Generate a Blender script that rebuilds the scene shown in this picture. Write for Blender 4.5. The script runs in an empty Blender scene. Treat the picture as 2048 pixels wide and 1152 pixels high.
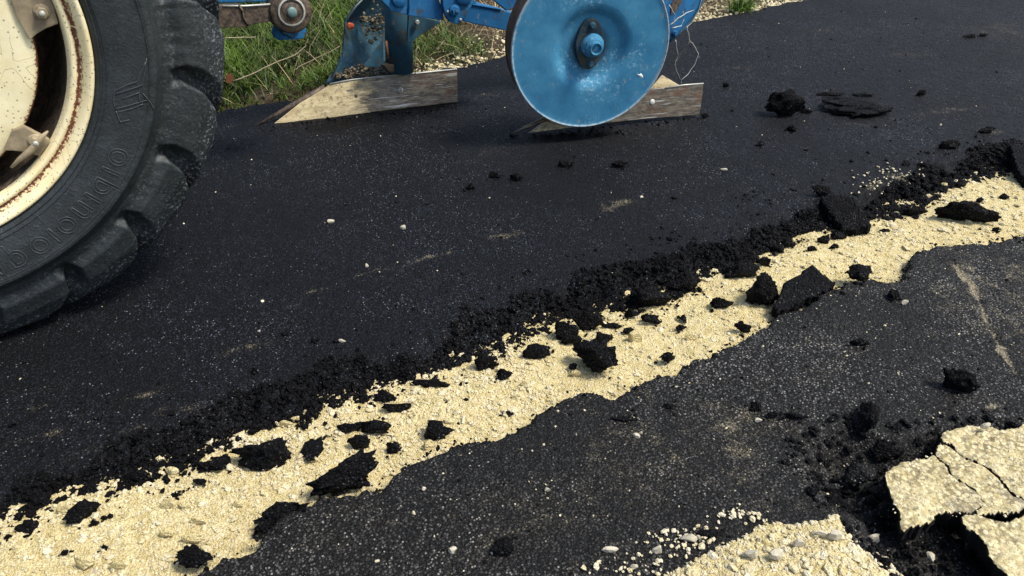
import bpy, bmesh, math, random
import numpy as np
from mathutils import Vector, Matrix, noise as mnoise

R = math.radians
rng = np.random.default_rng(7)
random.seed(7)
sc = bpy.context.scene
COL = sc.collection

# ------------------------------------------------------------------ camera
# world: +X along the road (away to the right), +Y across it towards the verge, z up, camera above the origin
H = 1.2
F = 1490.0
PSI = R(58.6)
PIT = R(34.65)
h_ = np.array([math.cos(PSI), math.sin(PSI), 0]); r_ = np.array([math.sin(PSI), -math.cos(PSI), 0])
fw = h_*math.cos(PIT) - np.array([0, 0, 1])*math.sin(PIT)
up = h_*math.sin(PIT) + np.array([0, 0, 1])*math.cos(PIT)
O = np.array([0, 0, H])
cam = bpy.data.objects.new('camera', bpy.data.cameras.new('camera'))
COL.objects.link(cam); sc.camera = cam
cam.data.sensor_width = 36; cam.data.lens = F/2048*36
cam.data.clip_start = .05; cam.data.clip_end = 600
cam.matrix_world = Matrix([[r_[0], up[0], -fw[0], 0], [r_[1], up[1], -fw[1], 0], [r_[2], up[2], -fw[2], H], [0, 0, 0, 1]])

# ------------------------------------------------------------------ light
SUN_AZ = PSI - R(90) - R(10)      # direction towards the sun, angle from +X
SUN_EL = R(58)
w = bpy.data.worlds.new('World'); sc.world = w; w.use_nodes = True
wn = w.node_tree.nodes; wl = w.node_tree.links
sky = wn.new('ShaderNodeTexSky'); sky.sky_type = 'NISHITA'; sky.sun_disc = False
sky.sun_elevation = SUN_EL; sky.sun_rotation = math.pi/2 - SUN_AZ
sky.air_density = 1.0; sky.dust_density = 2.5; sky.ozone_density = 1.0
wl.new(sky.outputs[0], wn['Background'].inputs[0]); wn['Background'].inputs[1].default_value = .15
sl = bpy.data.lights.new('sun', 'SUN'); sl.energy = 3.1; sl.angle = R(13); sl.color = (1, .95, .86)
so = bpy.data.objects.new('sun', sl); COL.objects.link(so)
sd = Vector((math.cos(SUN_AZ)*math.cos(SUN_EL), math.sin(SUN_AZ)*math.cos(SUN_EL), math.sin(SUN_EL)))
so.rotation_euler = sd.to_track_quat('Z', 'Y').to_euler(); so.location = sd*20
sc.view_settings.view_transform = 'Standard'; sc.view_settings.look = 'None'
sc.view_settings.exposure = .58; sc.view_settings.gamma = 1; sc.view_settings.use_curve_mapping = False

# ------------------------------------------------------------------ helpers
def ray(x, y): return fw + r_*(x-1024)/F + up*(576-y)/F
def G(x, y, z=0.0):
    d = ray(x, y); return O + d*((z-H)/d[2])
def T(x, y, p, n):
    d = ray(x, y); n = np.array(n, float); return O + d*(np.dot(np.array(p)-O, n)/np.dot(d, n))
def mpp(p):                       # metres per photo pixel at a point
    return float(np.dot(np.array(p)-O, fw))/F

def tag(o, label=None, cat=None, group=None, kind=None):
    if label: o['label'] = label
    if cat: o['category'] = cat
    if group: o['group'] = group
    if kind: o['kind'] = kind
    return o
def empty(name, loc=(0, 0, 0), label=None, cat=None, group=None):
    o = bpy.data.objects.new(name, None); COL.objects.link(o); o.location = loc
    o.empty_display_size = .1
    return tag(o, label, cat, group)
def link(name, me, mat=None, parent=None, smooth=None):
    o = bpy.data.objects.new(name, me); COL.objects.link(o)
    if mat is not None: me.materials.clear(); me.materials.append(mat)
    if parent is not None:
        o.parent = parent
        o.matrix_parent_inverse = Matrix.Translation(-parent.location) if parent.parent is None else Matrix.Identity(4)
    if smooth is not None: me.shade_smooth() if smooth else me.shade_flat()
    return o
def mesh_np(name, V, Fc):
    """V (n,3), Fc (m,k) all faces with k corners"""
    me = bpy.data.meshes.new(name)
    V = np.asarray(V, np.float32); Fc = np.asarray(Fc, np.int32)
    k = Fc.shape[1]
    me.vertices.add(len(V)); me.vertices.foreach_set('co', V.ravel())
    me.loops.add(Fc.size); me.loops.foreach_set('vertex_index', Fc.ravel())
    me.polygons.add(len(Fc)); me.polygons.foreach_set('loop_start', np.arange(0, Fc.size, k, dtype=np.int32))
    me.polygons.foreach_set('loop_total', np.full(len(Fc), k, np.int32))
    me.update(calc_edges=True); me.validate()
    return me
def fattr(me, name, vals):
    a = me.attributes.new(name, 'FLOAT', 'POINT'); a.data.foreach_set('value', np.asarray(vals, np.float32))
def bm_mesh(name, bm):
    me = bpy.data.meshes.new(name); bm.normal_update(); bm.to_mesh(me); bm.free(); return me

def hash2(i, j, seed):
    n = (i.astype(np.int64)*374761393 + j.astype(np.int64)*668265263 + seed*974634777) & 0xffffffff
    n = ((n ^ (n >> 13))*1274126177) & 0xffffffff
    n = n ^ (n >> 16)
    return (n & 0xffff)/65535.0
def vnoise(x, y, seed=0):
    i = np.floor(x); j = np.floor(y); u = x-i; v = y-j
    u = u*u*(3-2*u); v = v*v*(3-2*v)
    a = hash2(i, j, seed); b = hash2(i+1, j, seed); c = hash2(i, j+1, seed); d = hash2(i+1, j+1, seed)
    return (a*(1-u)+b*u)*(1-v) + (c*(1-u)+d*u)*v - .5
def fbm(x, y, sc_, oct=3, seed=0):
    t = np.zeros_like(x, dtype=float); a = 1.0
    for k in range(oct):
        t += a*vnoise(x*sc_ + 17.3*k, y*sc_ - 9.1*k, seed+k); a *= .5; sc_ *= 2.1
    return t
def smooth(a, b, x):
    t = np.clip((x-a)/(b-a), 0, 1); return t*t*(3-2*t)
def sdf_poly(x, y, poly):
    """signed distance, positive inside"""
    poly = np.asarray(poly)[:, :2]; n = len(poly)
    d = np.full(x.shape, 1e9); ins = np.zeros(x.shape, bool)
    for i in range(n):
        a = poly[i]; b = poly[(i+1) % n]
        ex, ey = b-a; wx = x-a[0]; wy = y-a[1]
        t = np.clip((wx*ex+wy*ey)/(ex*ex+ey*ey+1e-12), 0, 1)
        d = np.minimum(d, np.hypot(wx-ex*t, wy-ey*t))
        c = ((a[1] > y) != (b[1] > y)) & (x < (b[0]-a[0])*(y-a[1])/((b[1]-a[1])+1e-12)+a[0])
        ins ^= c
    return np.where(ins, d, -d)

# ------------------------------------------------------------------ materials
class NT:
    def __init__(s, name):
        s.m = bpy.data.materials.new(name); s.m.use_nodes = True
        s.n = s.m.node_tree.nodes; s.l = s.m.node_tree.links; s.b = s.n['Principled BSDF']
        s.tc = s.n.new('ShaderNodeTexCoord').outputs['Object']
    def set(s, sock, v):
        if isinstance(v, bpy.types.NodeSocket): s.l.new(v, sock)
        elif v is not None: sock.default_value = v
    def noise(s, scale, detail=3, rough=.55, vec=None, out=0, dist=0):
        k = s.n.new('ShaderNodeTexNoise'); s.set(k.inputs['Vector'], vec or s.tc)
        k.inputs['Scale'].default_value = scale; k.inputs['Detail'].default_value = detail
        k.inputs['Roughness'].default_value = rough; k.inputs['Distortion'].default_value = dist
        return k.outputs[out]
    def vor(s, scale, out='Distance', feat='F1', vec=None):
        k = s.n.new('ShaderNodeTexVoronoi'); k.feature = feat; s.set(k.inputs['Vector'], vec or s.tc)
        k.inputs['Scale'].default_value = scale; return k.outputs[out]
    def attr(s, name, out='Fac'):
        k = s.n.new('ShaderNodeAttribute'); k.attribute_name = name; return k.outputs[out]
    def math(s, op, a, b=0.0, clamp=False):
        k = s.n.new('ShaderNodeMath'); k.operation = op; k.use_clamp = clamp
        s.set(k.inputs[0], a); s.set(k.inputs[1], b); return k.outputs[0]
    def ramp(s, fac, a, b, va=0.0, vb=1.0):
        k = s.n.new('ShaderNodeMapRange'); k.interpolation_type = 'SMOOTHSTEP'
        s.set(k.inputs['Value'], fac); k.inputs['From Min'].default_value = a; k.inputs['From Max'].default_value = b
        k.inputs['To Min'].default_value = va; k.inputs['To Max'].default_value = vb; return k.outputs[0]
    def mix(s, fac, a, b):
        k = s.n.new('ShaderNodeMix'); k.data_type = 'RGBA'
        s.set(k.inputs[0], fac); s.set(k.inputs[6], c4(a)); s.set(k.inputs[7], c4(b)); return k.outputs[2]
    def sep(s, col, i=0):
        k = s.n.new('ShaderNodeSeparateColor'); s.l.new(col, k.inputs[0]); return k.outputs[i]
    def vmul(s, v):
        k = s.n.new('ShaderNodeVectorMath'); k.operation = 'MULTIPLY'; s.l.new(s.tc, k.inputs[0]); k.inputs[1].default_value = v
        return k.outputs[0]
    def bump(s, hgt, strength=.5, dist=.002, normal=None):
        k = s.n.new('ShaderNodeBump'); k.inputs['Strength'].default_value = strength; k.inputs['Distance'].default_value = dist
        s.l.new(hgt, k.inputs['Height'])
        if normal is not None: s.l.new(normal, k.inputs['Normal'])
        return k.outputs[0]
    def done(s, col, rough=.7, metal=0.0, normal=None, spec=.5):
        s.set(s.b.inputs['Base Color'], c4(col)); s.set(s.b.inputs['Roughness'], rough); s.set(s.b.inputs['Metallic'], metal)
        s.b.inputs['Specular IOR Level'].default_value = spec
        if normal is not None: s.l.new(normal, s.b.inputs['Normal'])
        return s.m
def c4(c):
    return (*c, 1.0) if isinstance(c, tuple) and len(c) == 3 else c

CREAM = (.56, .475, .27)
def asphalt_mat(name, lo, hi, speck=.1, speck_col=(.33, .31, .27), grain=170, rough=.7, bumpd=.003, dusty=True, spec=.15, gamma=3.0):
    """packed aggregate: every stone its own tone, black binder in the gaps, a few pale stones, dusty stains"""
    m = NT(name)
    vc = m.vor(grain, 'Color'); v1 = m.sep(vc, 0); v2 = m.sep(vc, 1); v3 = m.sep(vc, 2)
    vd = m.vor(grain, 'Distance')
    fine = m.noise(grain*2.3, 3, .7)
    big = m.noise(1.7, 5, .65); mid = m.noise(9, 4, .7)
    tone = m.math('POWER', v2, gamma)
    tone = m.math('MULTIPLY', tone, m.ramp(vd, .62, .25))
    tone = m.math('MULTIPLY', tone, m.ramp(big, .32, .66, .35, 1.35))
    tone = m.math('MULTIPLY', tone, m.ramp(mid, .3, .7, .6, 1.3))
    tone = m.math('ADD', tone, m.math('MULTIPLY', m.ramp(fine, .5, .72), .35))
    col = m.mix(m.math('MULTIPLY', tone, 1.0, True), lo, hi)
    thr = m.math('SUBTRACT', 1.0, m.math('MULTIPLY', m.math('MULTIPLY', m.ramp(big, .35, .68, .25, 1.5), m.ramp(mid, .4, .66, .3, 1.7)), speck))
    sp = m.math('MULTIPLY', m.math('GREATER_THAN', v1, thr), m.ramp(vd, .50, .18))
    sp = m.math('MULTIPLY', sp, m.ramp(fine, .35, .6, .3, 1))
    col = m.mix(m.math('MULTIPLY', sp, m.ramp(v3, 0, 1, .08, .95)), col, speck_col)
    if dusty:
        du = m.attr('dust')  # real dust stains; on the road also a painted brightening along x
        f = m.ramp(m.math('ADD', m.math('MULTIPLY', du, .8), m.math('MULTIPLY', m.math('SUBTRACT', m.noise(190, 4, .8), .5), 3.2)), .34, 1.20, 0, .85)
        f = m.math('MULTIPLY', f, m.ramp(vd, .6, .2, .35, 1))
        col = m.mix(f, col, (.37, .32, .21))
    hgt = m.math('ADD', m.math('MULTIPLY', fine, .5), m.math('MULTIPLY', vd, -1.0))
    nb = m.bump(m.noise(grain*.3, 3, .6), .5, bumpd*2); nb = m.bump(hgt, 1.0, bumpd, nb)
    return m.done(col, m.ramp(v3, 0, 1, rough+.12, rough-.1), 0, nb, spec)
M_ROAD = asphalt_mat('fresh_asphalt', (.0009, .0011, .0016), (.029, .034, .048), .085, (.26, .27, .28), 205)
M_PAVE = asphalt_mat('old_asphalt', (.0026, .0027, .0028), (.095, .094, .090), .20, (.36, .34, .30), 185, gamma=2.3)
M_CHUNK = asphalt_mat('asphalt_rubble', (.0010, .0010, .0013), (.030, .030, .034), .09, (.14, .14, .13), 160, .7, .007, False, .12)

m = NT('crushed_limestone')
sh = m.attr('shade')
n = m.noise(60, 4, .6); nf = m.noise(330, 3, .7)
col = m.mix(m.ramp(n, .3, .7), (.50, .41, .18), (.70, .61, .35)); col = m.mix(m.ramp(m.noise(7, 4, .7), .52, .78, 0, .4), col, (.62, .46, .21))
col = m.mix(m.ramp(nf, .34, .56, .8, 0), col, (.25, .19, .08))
col = m.mix(m.math('MULTIPLY', sh, .8), col, (.72, .66, .50))
vd = m.vor(190, 'Distance')
nb = m.bump(m.math('SUBTRACT', nf, m.math('MULTIPLY', vd, .9)), .9, .004)
M_LIME = m.done(col, .9, 0, nb, .2)

m = NT('pale_pebble')
n = m.noise(120, 4)
M_PEB = m.done(m.mix(n, (.34, .30, .21), (.54, .50, .39)), .8, 0, m.bump(n, .4, .003), .3)

m = NT('dust_caked_asphalt')      # cream fines caked on top, black asphalt on the broken sides
geo = m.n.new('ShaderNodeNewGeometry'); sx = m.n.new('ShaderNodeSeparateXYZ'); m.l.new(geo.outputs['True Normal'], sx.inputs[0])
nf = m.noise(260, 4, .7); n = m.noise(18, 4, .65); du = m.attr('dust')
top = m.ramp(m.math('ADD', du, m.math('MULTIPLY', m.math('SUBTRACT', nf, .5), .35)), .35, .55)
sv = m.vor(110); st = m.sep(m.vor(110, 'Color'), 1); cr = m.mix(m.math('MULTIPLY', m.math('MULTIPLY', m.ramp(sv, .40, .62), m.ramp(n, .35, .6)), .7), m.mix(m.ramp(m.math('ADD', m.math('MULTIPLY', st, .5), m.math('MULTIPLY', n, .5)), .2, .8), (.48, .40, .20), (.74, .65, .40)), (.14, .11, .06)); cr = m.mix(m.ramp(nf, .32, .50, .8, 0), cr, (.15, .12, .06)); cr = m.mix(m.ramp(m.noise(5, 5, .75), .55, .70, 0, .6), cr, (.22, .19, .14))
cr = m.mix(m.ramp(m.noise(9, 5, .75), .56, .74, 0, .55), cr, (.17, .16, .14))
M_SLAB = m.done(m.mix(top, m.mix(m.ramp(nf, .4, .6), (.0025, .0025, .0025), (.012, .011, .010)), cr), .92, 0, m.bump(m.math('SUBTRACT', nf, m.math('MULTIPLY', sv, .5)), .8, .005), .2)

m = NT('soil')
n = m.noise(40, 5, .7)
M_SOIL = m.done(m.mix(m.ramp(n, .35, .65), (.018, .014, .008), (.075, .055, .03)), .95, 0, m.bump(n, .8, .02), .2)
m = NT('verge_gravel')
n = m.noise(130, 4, .7)
M_VGRAV = m.done(m.mix(m.ramp(n, .4, .6), (.17, .13, .07), (.52, .44, .28)), .9, 0, m.bump(n, .8, .008), .2)

def blade_mat(name, a, b, tip):
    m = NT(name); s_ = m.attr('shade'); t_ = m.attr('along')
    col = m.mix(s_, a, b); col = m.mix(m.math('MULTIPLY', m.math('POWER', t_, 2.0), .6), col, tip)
    m.b.inputs['Subsurface Weight'].default_value = 0
    return m.done(col, .55, 0, None, .35)
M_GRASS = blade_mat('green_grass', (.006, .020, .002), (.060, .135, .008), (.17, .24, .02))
M_STRAW = blade_mat('dry_grass', (.20, .13, .065), (.52, .40, .20), (.60, .50, .30))

m = NT('tyre_rubber')
n = m.noise(14, 4, .65); nf = m.noise(150, 4, .7); ch = m.attr('wear')
col = m.mix(m.ramp(n, .3, .7), (.007, .011, .012), (.020, .026, .028))
col = m.mix(m.ramp(nf, .50, .8, 0, .5), col, (.07, .08, .08)); col = m.mix(m.ramp(m.noise(7, 5, .75), .48, .75, 0, .22), col, (.075, .085, .085))
chip = m.math('MULTIPLY', ch, m.ramp(m.noise(120, 4, .75, m.vmul((1, .6, 1))), .54, .63))
col = m.mix(chip, col, (.27, .28, .29))
streak = m.noise(60, 3, .6, m.vmul((1, .12, 1)))
hh = m.math('ADD', m.math('MULTIPLY', m.math('ADD', nf, m.noise(30, 5, .75)), .6), m.math('MULTIPLY', m.math('MULTIPLY', ch, m.noise(70, 4, .8)), 3.0))
M_TYRE = m.done(col, m.ramp(n, .3, .7, .62, .42), 0, m.bump(hh, .7, .004), .5)

m = NT('rubber_lettering')
n = m.noise(120, 3)
M_LETT = m.done(m.mix(n, (.022, .028, .030), (.050, .058, .060)), .5, 0, m.bump(n, .3, .001))

def chipped(name, base, base2, rustc=(.13, .035, .012), amount=.5, wear='wear', rough=.5, speck=True, metal=0.0):
    m = NT(name); wr = m.attr(wear)
    n = m.noise(9, 5, .7); nf = m.noise(120, 5, .75)
    col = m.mix(m.ramp(n, .3, .7), base, base2)
    r1 = m.ramp(m.math('ADD', m.math('MULTIPLY', wr, .55), m.math('ADD', m.math('MULTIPLY', nf, .75), m.math('MULTIPLY', n, .25))), .98-amount*.35, 1.06-amount*.35)
    halo = m.ramp(m.math('ADD', m.math('MULTIPLY', wr, .5), m.math('ADD', m.math('MULTIPLY', nf, .4), m.math('MULTIPLY', n, .5))), .75-amount*.2, 1.1-amount*.2, 0, .8)
    col = m.mix(halo, col, (.50, .25, .07))
    col = m.mix(r1, col, rustc)
    if speck:
        ck = m.vor(7.5, 'Distance', 'DISTANCE_TO_EDGE', m.noise(2.5, 4, .7, None, 1)) if False else m.vor(9, 'Distance', 'DISTANCE_TO_EDGE')
        wob = m.math('MULTIPLY', m.math('SUBTRACT', m.noise(38, 4, .7), .5), .09)
        ckm = m.math('MULTIPLY', m.ramp(m.math('ABSOLUTE', m.math('ADD', m.math('SUBTRACT', ck, .07), wob)), .006, .0), m.ramp(m.noise(4, 2), .50, .60))
        col = m.mix(m.math('MULTIPLY', ckm, .7), col, (.13, .09, .05))
        sv = m.vor(160, 'Distance'); sr = m.sep(m.vor(160, 'Color'), 0)
        spk = m.math('MULTIPLY', m.ramp(sv, .38, .22), m.math('GREATER_THAN', sr, .78))
        col = m.mix(m.math('MULTIPLY', spk, .75), col, (.10, .085, .04))
    return m.done(col, m.ramp(nf, .3, .7, rough-.08, rough+.2), metal, m.bump(nf, .35, .0018))
M_RIM = chipped('cream_rim_paint', (.74, .62, .34), (.82, .74, .48), amount=.56)
M_CENTRE = chipped('cream_wheel_paint', (.70, .61, .35), (.80, .73, .48), amount=.52)
M_BRKT = chipped('grimy_bracket', (.15, .115, .075), (.40, .33, .20), amount=.9, speck=False)

def blue_mat(name, a, b, fade, rub=.5, dirt=0.0):
    m = NT(name)
    n = m.noise(7, 5, .7); nf = m.noise(75, 6, .8); ns = m.noise(40, 5, .75, m.vmul((1, 1, .5)))
    col = m.mix(m.ramp(n, .3, .7), a, b)
    f = m.math('MULTIPLY', m.ramp(nf, .50, .64), m.ramp(m.noise(5, 4, .7), .48, .66))
    col = m.mix(m.math('MULTIPLY', f, rub), col, fade)
    col = m.mix(m.math('MULTIPLY', m.ramp(ns, .60, .70), .55), col, (.30, .27, .17))
    if dirt: col = m.mix(m.ramp(m.noise(22, 5, .75), .62-dirt*.3, .75-dirt*.2, 0, .85), col, (.055, .05, .035))
    col = m.mix(m.ramp(m.noise(130, 5, .85), .64, .72, 0, .8), col, (.10, .055, .03)); col = m.mix(m.math('MULTIPLY', m.attr('wear'), m.ramp(nf, .35, .55)), col, (.42, .46, .44))
    col = m.mix(m.attr('grime'), col, (.008, .010, .012))
    return m.done(col, m.ramp(nf, .35, .7, .62, .85), 0, m.bump(nf, .35, .0015), .22)
M_DISC = blue_mat('worn_blue_disc_paint', (.026, .150, .27), (.055, .225, .36), (.32, .50, .57), .9)
M_BLUE = blue_mat('blue_frame_paint', (.010, .085, .21), (.018, .15, .33), (.14, .33, .46), .8, .35)
M_BLUED = blue_mat('grimy_blue_paint', (.018, .060, .095), (.035, .105, .15), (.12, .22, .26), .6, .45)

m = NT('muddy_steel')
n = m.noise(14, 5, .75, m.vmul((.6, .6, 1.1))); nf = m.noise(75, 6, .85, m.vmul((.22, .22, 1.0))); mud = m.attr('mud')
steel = m.mix(m.ramp(nf, .36, .66), (.045, .034, .025), (.20, .165, .115))
steel = m.mix(m.ramp(n, .50, .64, 0, .75), steel, (.12, .055, .028)); steel = m.mix(m.ramp(m.noise(160, 3, .6, m.vmul((.04, .04, 1))), .60, .68, 0, .8), steel, (.45, .43, .38))
f = m.ramp(m.math('ADD', mud, m.math('MULTIPLY', m.math('SUBTRACT', m.noise(30, 5, .75, m.vmul((.5, .5, 1.5))), .5), 1.6)), .35, .75)
mudc = m.mix(m.ramp(nf, .35, .65), (.38, .30, .16), (.64, .54, .32)); mudc = m.mix(m.ramp(m.noise(45, 6, .8, m.vmul((.9, .9, 1.0))), .52, .64, 0, .85), mudc, (.15, .11, .06))
M_STEEL = m.done(m.mix(f, steel, mudc), m.ramp(f, 0, 1, .36, .85), m.ramp(f, 0, 1, .55, 0), m.bump(nf, .4, .002), .5)
m = NT('grimy_iron')
n = m.noise(60, 5, .75)
M_IRON = m.done(m.mix(m.ramp(n, .35, .7), (.028, .022, .018), (.16, .115, .075)), .6, .15, m.bump(n, .6, .003))
m = NT('rusty_band')
n = m.noise(50, 5, .75, m.vmul((1, 1, .15)))
M_RUST = m.done(m.mix(m.ramp(n, .35, .68), (.022, .014, .010), (.17, .075, .030)), .75, .0, m.bump(n, .6, .003))
m = NT('bare_edge_steel'); M_EDGE = m.done(m.mix(m.noise(70, 4), (.25, .25, .22), (.62, .62, .55)), .45, .3)
m = NT('greenish_pin'); M_PIN = m.done(m.mix(m.noise(90, 4), (.06, .14, .13), (.20, .30, .27)), .5, .1)
m = NT('orange_paint'); M_ORANGE = m.done(m.mix(m.noise(60, 4), (.35, .05, .02), (.65, .14, .05)), .6)
m = NT('dead_leaf'); M_LEAF = m.done(m.mix(m.noise(60, 4), (.16, .05, .02), (.33, .12, .05)), .7)
m = NT('white_chip'); M_WHITE = m.done(m.mix(m.noise(200, 4), (.6, .64, .62), (.8, .82, .8)), .6)

# ------------------------------------------------------------------ ground sheets
ZS = -.042                                            # limestone bed below the asphalt
edge_road = [(-120, 1100), (0, 1060), (120, 1008), (220, 975), (300, 945), (400, 915), (470, 872), (600, 838), (700, 790), (830, 762),
             (900, 735), (1000, 690), (1060, 665), (1130, 636), (1230, 612), (1330, 588), (1400, 560), (1500, 522), (1560, 482),
             (1640, 455), (1750, 438), (1830, 408), (1900, 372), (1990, 345), (2060, 335)]
edge_pave = [(370, 1152), (430, 1105), (500, 1090), (560, 1010), (620, 1003), (640, 985), (760, 958), (800, 930), (900, 880), (980, 872),
             (1050, 840), (1120, 790), (1160, 775), (1215, 785), (1270, 765), (1340, 740), (1400, 712), (1480, 675), (1530, 640),
             (1545, 618), (1600, 603), (1680, 572), (1720, 557), (1790, 553), (1832, 508), (1855, 486), (1900, 489), (1960, 484), (2060, 466)]
E1 = np.array([G(x, y, ZS) for x, y in edge_road]); E1 = E1[np.argsort(E1[:, 0])]
E2 = np.array([G(x, y, 0) for x, y in edge_pave]); E2 = E2[np.argsort(E2[:, 0])]
print('E1', E1[[0, -1]], 'E2', E2[[0, -1]])
def e1(x): return np.interp(x, E1[:, 0], E1[:, 1])
def e2(x): return np.interp(x, E2[:, 0], E2[:, 1])

hole_px = [(1585, 905), (1640, 865), (1700, 845), (1790, 870), (1900, 850), (2100, 830), (2200, 1000), (2150, 1250), (1800, 1250), (1745, 1120), (1690, 1030), (1640, 985)]
HOLE = np.array([G(x, y, 0) for x, y in hole_px])
cr_px = [(1905, 525), (1950, 575), (1975, 640), (2005, 700), (2030, 745)]
CRK = np.array([G(x, y, 0) for x, y in cr_px])

def patches(x, y, items, gain=1.0):
    d = np.zeros_like(x); WU = 1.3*fbm(x, y, 14, 4, 1201); WV = 1.6*fbm(x, y, 17, 4, 1203); BR = .75+1.1*fbm(x, y, 45, 3, 1207)
    for (px, py, rx, ry, ang, amt) in items:
        c = G(px, py, 0); mp = mpp(c)
        a = R(ang); ux, uy = r_[0]*math.cos(a)+h_[0]*math.sin(a), r_[1]*math.cos(a)+h_[1]*math.sin(a)
        dx = x-c[0]; dy = y-c[1]
        u = (dx*ux+dy*uy)/(rx*mp)+WU; v = (-dx*uy+dy*ux)/(ry*mp*1.5)+WV
        d = np.maximum(d, gain*amt*np.exp(-(u*u+v*v))*BR)
    return d
road_dust = [(500, 695, 38, 10, 15, .85), (1230, 412, 40, 10, 12, .6), (1012, 468, 30, 8, 22, .75), (860, 515, 70, 3.5, 26, .75), (740, 545, 45, 3, 26, .6),
             (640, 580, 45, 4, 24, .55), (560, 620, 35, 3, 28, .45), (280, 790, 40, 8, 20, .55), (90, 780, 45, 9, 20, .5), (100, 870, 60, 9, 15, .5), (180, 900, 40, 8, 20, .55),
             (360, 820, 50, 12, 20, .5), (250, 860, 40, 6, 20, .45), (60, 820, 30, 5, 20, .5), (1480, 135, 25, 6, 0, .5), (1790, 355, 34, 12, -30, .9), (1740, 372, 24, 8, 0, .7),
             (1820, 110, 40, 10, 0, .35), (1900, 220, 60, 8, 15, .4), (1720, 250, 60, 10, 0, .25), (1980, 265, 30, 8, 0, .5),
             (980, 190, 50, 5, -10, .5), (1640, 60, 60, 20, 0, .22), (2000, 60, 90, 30, 0, .3), (985, 300, 70, 30, 0, .22)]
pave_dust = [(1440, 865, 85, 50, 0, .8), (1450, 880, 190, 110, 10, .55), (1300, 960, 160, 70, 0, .42), (1950, 600, 130, 110, 0, .55), (1000, 1040, 200, 80, 15, .4), (1650, 700, 150, 60, 15, .35), (1470, 900, 40, 25, 0, .7), (1960, 560, 50, 45, -50, .95), (1940, 540, 60, 24, -60, .9), (2010, 640, 60, 50, 0, .8), (2040, 540, 60, 30, 0, .9), (1900, 500, 60, 10, 20, .45),
             (1250, 1000, 90, 60, 0, .33), (900, 1060, 120, 40, 0, .32), (1500, 1010, 60, 14, 0, .5), (1560, 1000, 70, 25, 0, .45), (1390, 1075, 30, 22, 0, .6), (1990, 812, 22, 9, 0, 1.3),
             (1860, 1080, 90, 30, 0, .4), (1700, 1060, 40, 20, 0, .4), (1760, 1130, 60, 40, 0, .5), (700, 1110, 120, 30, 0, .25), (1210, 1120, 90, 30, 0, .4), (1700, 640, 80, 30, 0, .22)]

def spaced(a, b, pts):
    """pts: list of (position, spacing); piecewise linear spacing"""
    out = [a]; p = np.array(pts)
    while out[-1] < b: out.append(out[-1]+float(np.interp(out[-1], p[:, 0], p[:, 1])))
    return np.array(out)
def sheet(name, xs, ys, zfun, keep, mat, dust=None, parent=None):
    X, Y = np.meshgrid(xs, ys)
    nx, ny = len(xs), len(ys)
    Z, K = zfun(X, Y)
    I = np.arange(nx*ny).reshape(ny, nx)
    Fc = np.stack([I[:-1, :-1], I[:-1, 1:], I[1:, 1:], I[1:, :-1]], -1).reshape(-1, 4)
    k = K.ravel()
    Fc = Fc[k[Fc].any(1)]
    V = np.stack([X, Y, Z], -1).reshape(-1, 3)
    used = np.unique(Fc); mp_ = np.zeros(len(V), int); mp_[used] = np.arange(len(used))
    V = V[used]; Fc = mp_[Fc]
    me = mesh_np(name, V, Fc)
    if dust is not None: fattr(me, 'dust', dust(V[:, 0], V[:, 1], V[:, 2]))
    o = link(name, me, mat, parent, True)
    return o

xs_r = spaced(-9, 26, [(-9, .8), (-2, .1), (-.8, .012), (-.4, .0055), (1.2, .0065), (3.2, .010), (5.5, .02), (7, .12), (12, .8)])
def z_road(X, Y):
    d = Y - e1(X) - .004 + .050*fbm(X, Y, 13, 4, 3) + .014*fbm(X, Y, 70, 2, 9)
    d = np.where((X < -.5) | (X > 3.2), Y-1.24+.05*fbm(X, Y, 9, 3, 3), d)
    prof = smooth(-.002, .085, d + .02*fbm(X, Y, 30, 2, 11))
    Z = -.056 + .056*prof
    lump = smooth(.16, .02, d)
    Z += lump*prof*(.018*fbm(X, Y, 60, 3, 21) + .010*np.abs(fbm(X, Y, 120, 2, 5)))
    Z += .0035*fbm(X, Y, 2.2, 3, 33) + .0022*fbm(X, Y, 60, 2, 41)
    df = 3.30 + .05*fbm(X, Y, 3.5, 3, 51)+.03*fbm(X, Y, 25, 2, 52) - Y
    Z -= .06*smooth(.03, -.02, df)
    return Z, (d > -.03) & (df > -.03)
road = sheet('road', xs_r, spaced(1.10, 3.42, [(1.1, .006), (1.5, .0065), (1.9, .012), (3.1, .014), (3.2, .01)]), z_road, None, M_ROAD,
             lambda x, y, z: patches(x, y, road_dust, 1.4) + .14*np.clip(fbm(x, y, 4, 3, 61), 0, 1) + .13*smooth(1.6, 4.2, x))  # last term paints the brighter, sky-lit right side into the dust value
tag(road, 'layer of fresh black asphalt under the tractor and plough', kind='structure')

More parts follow.
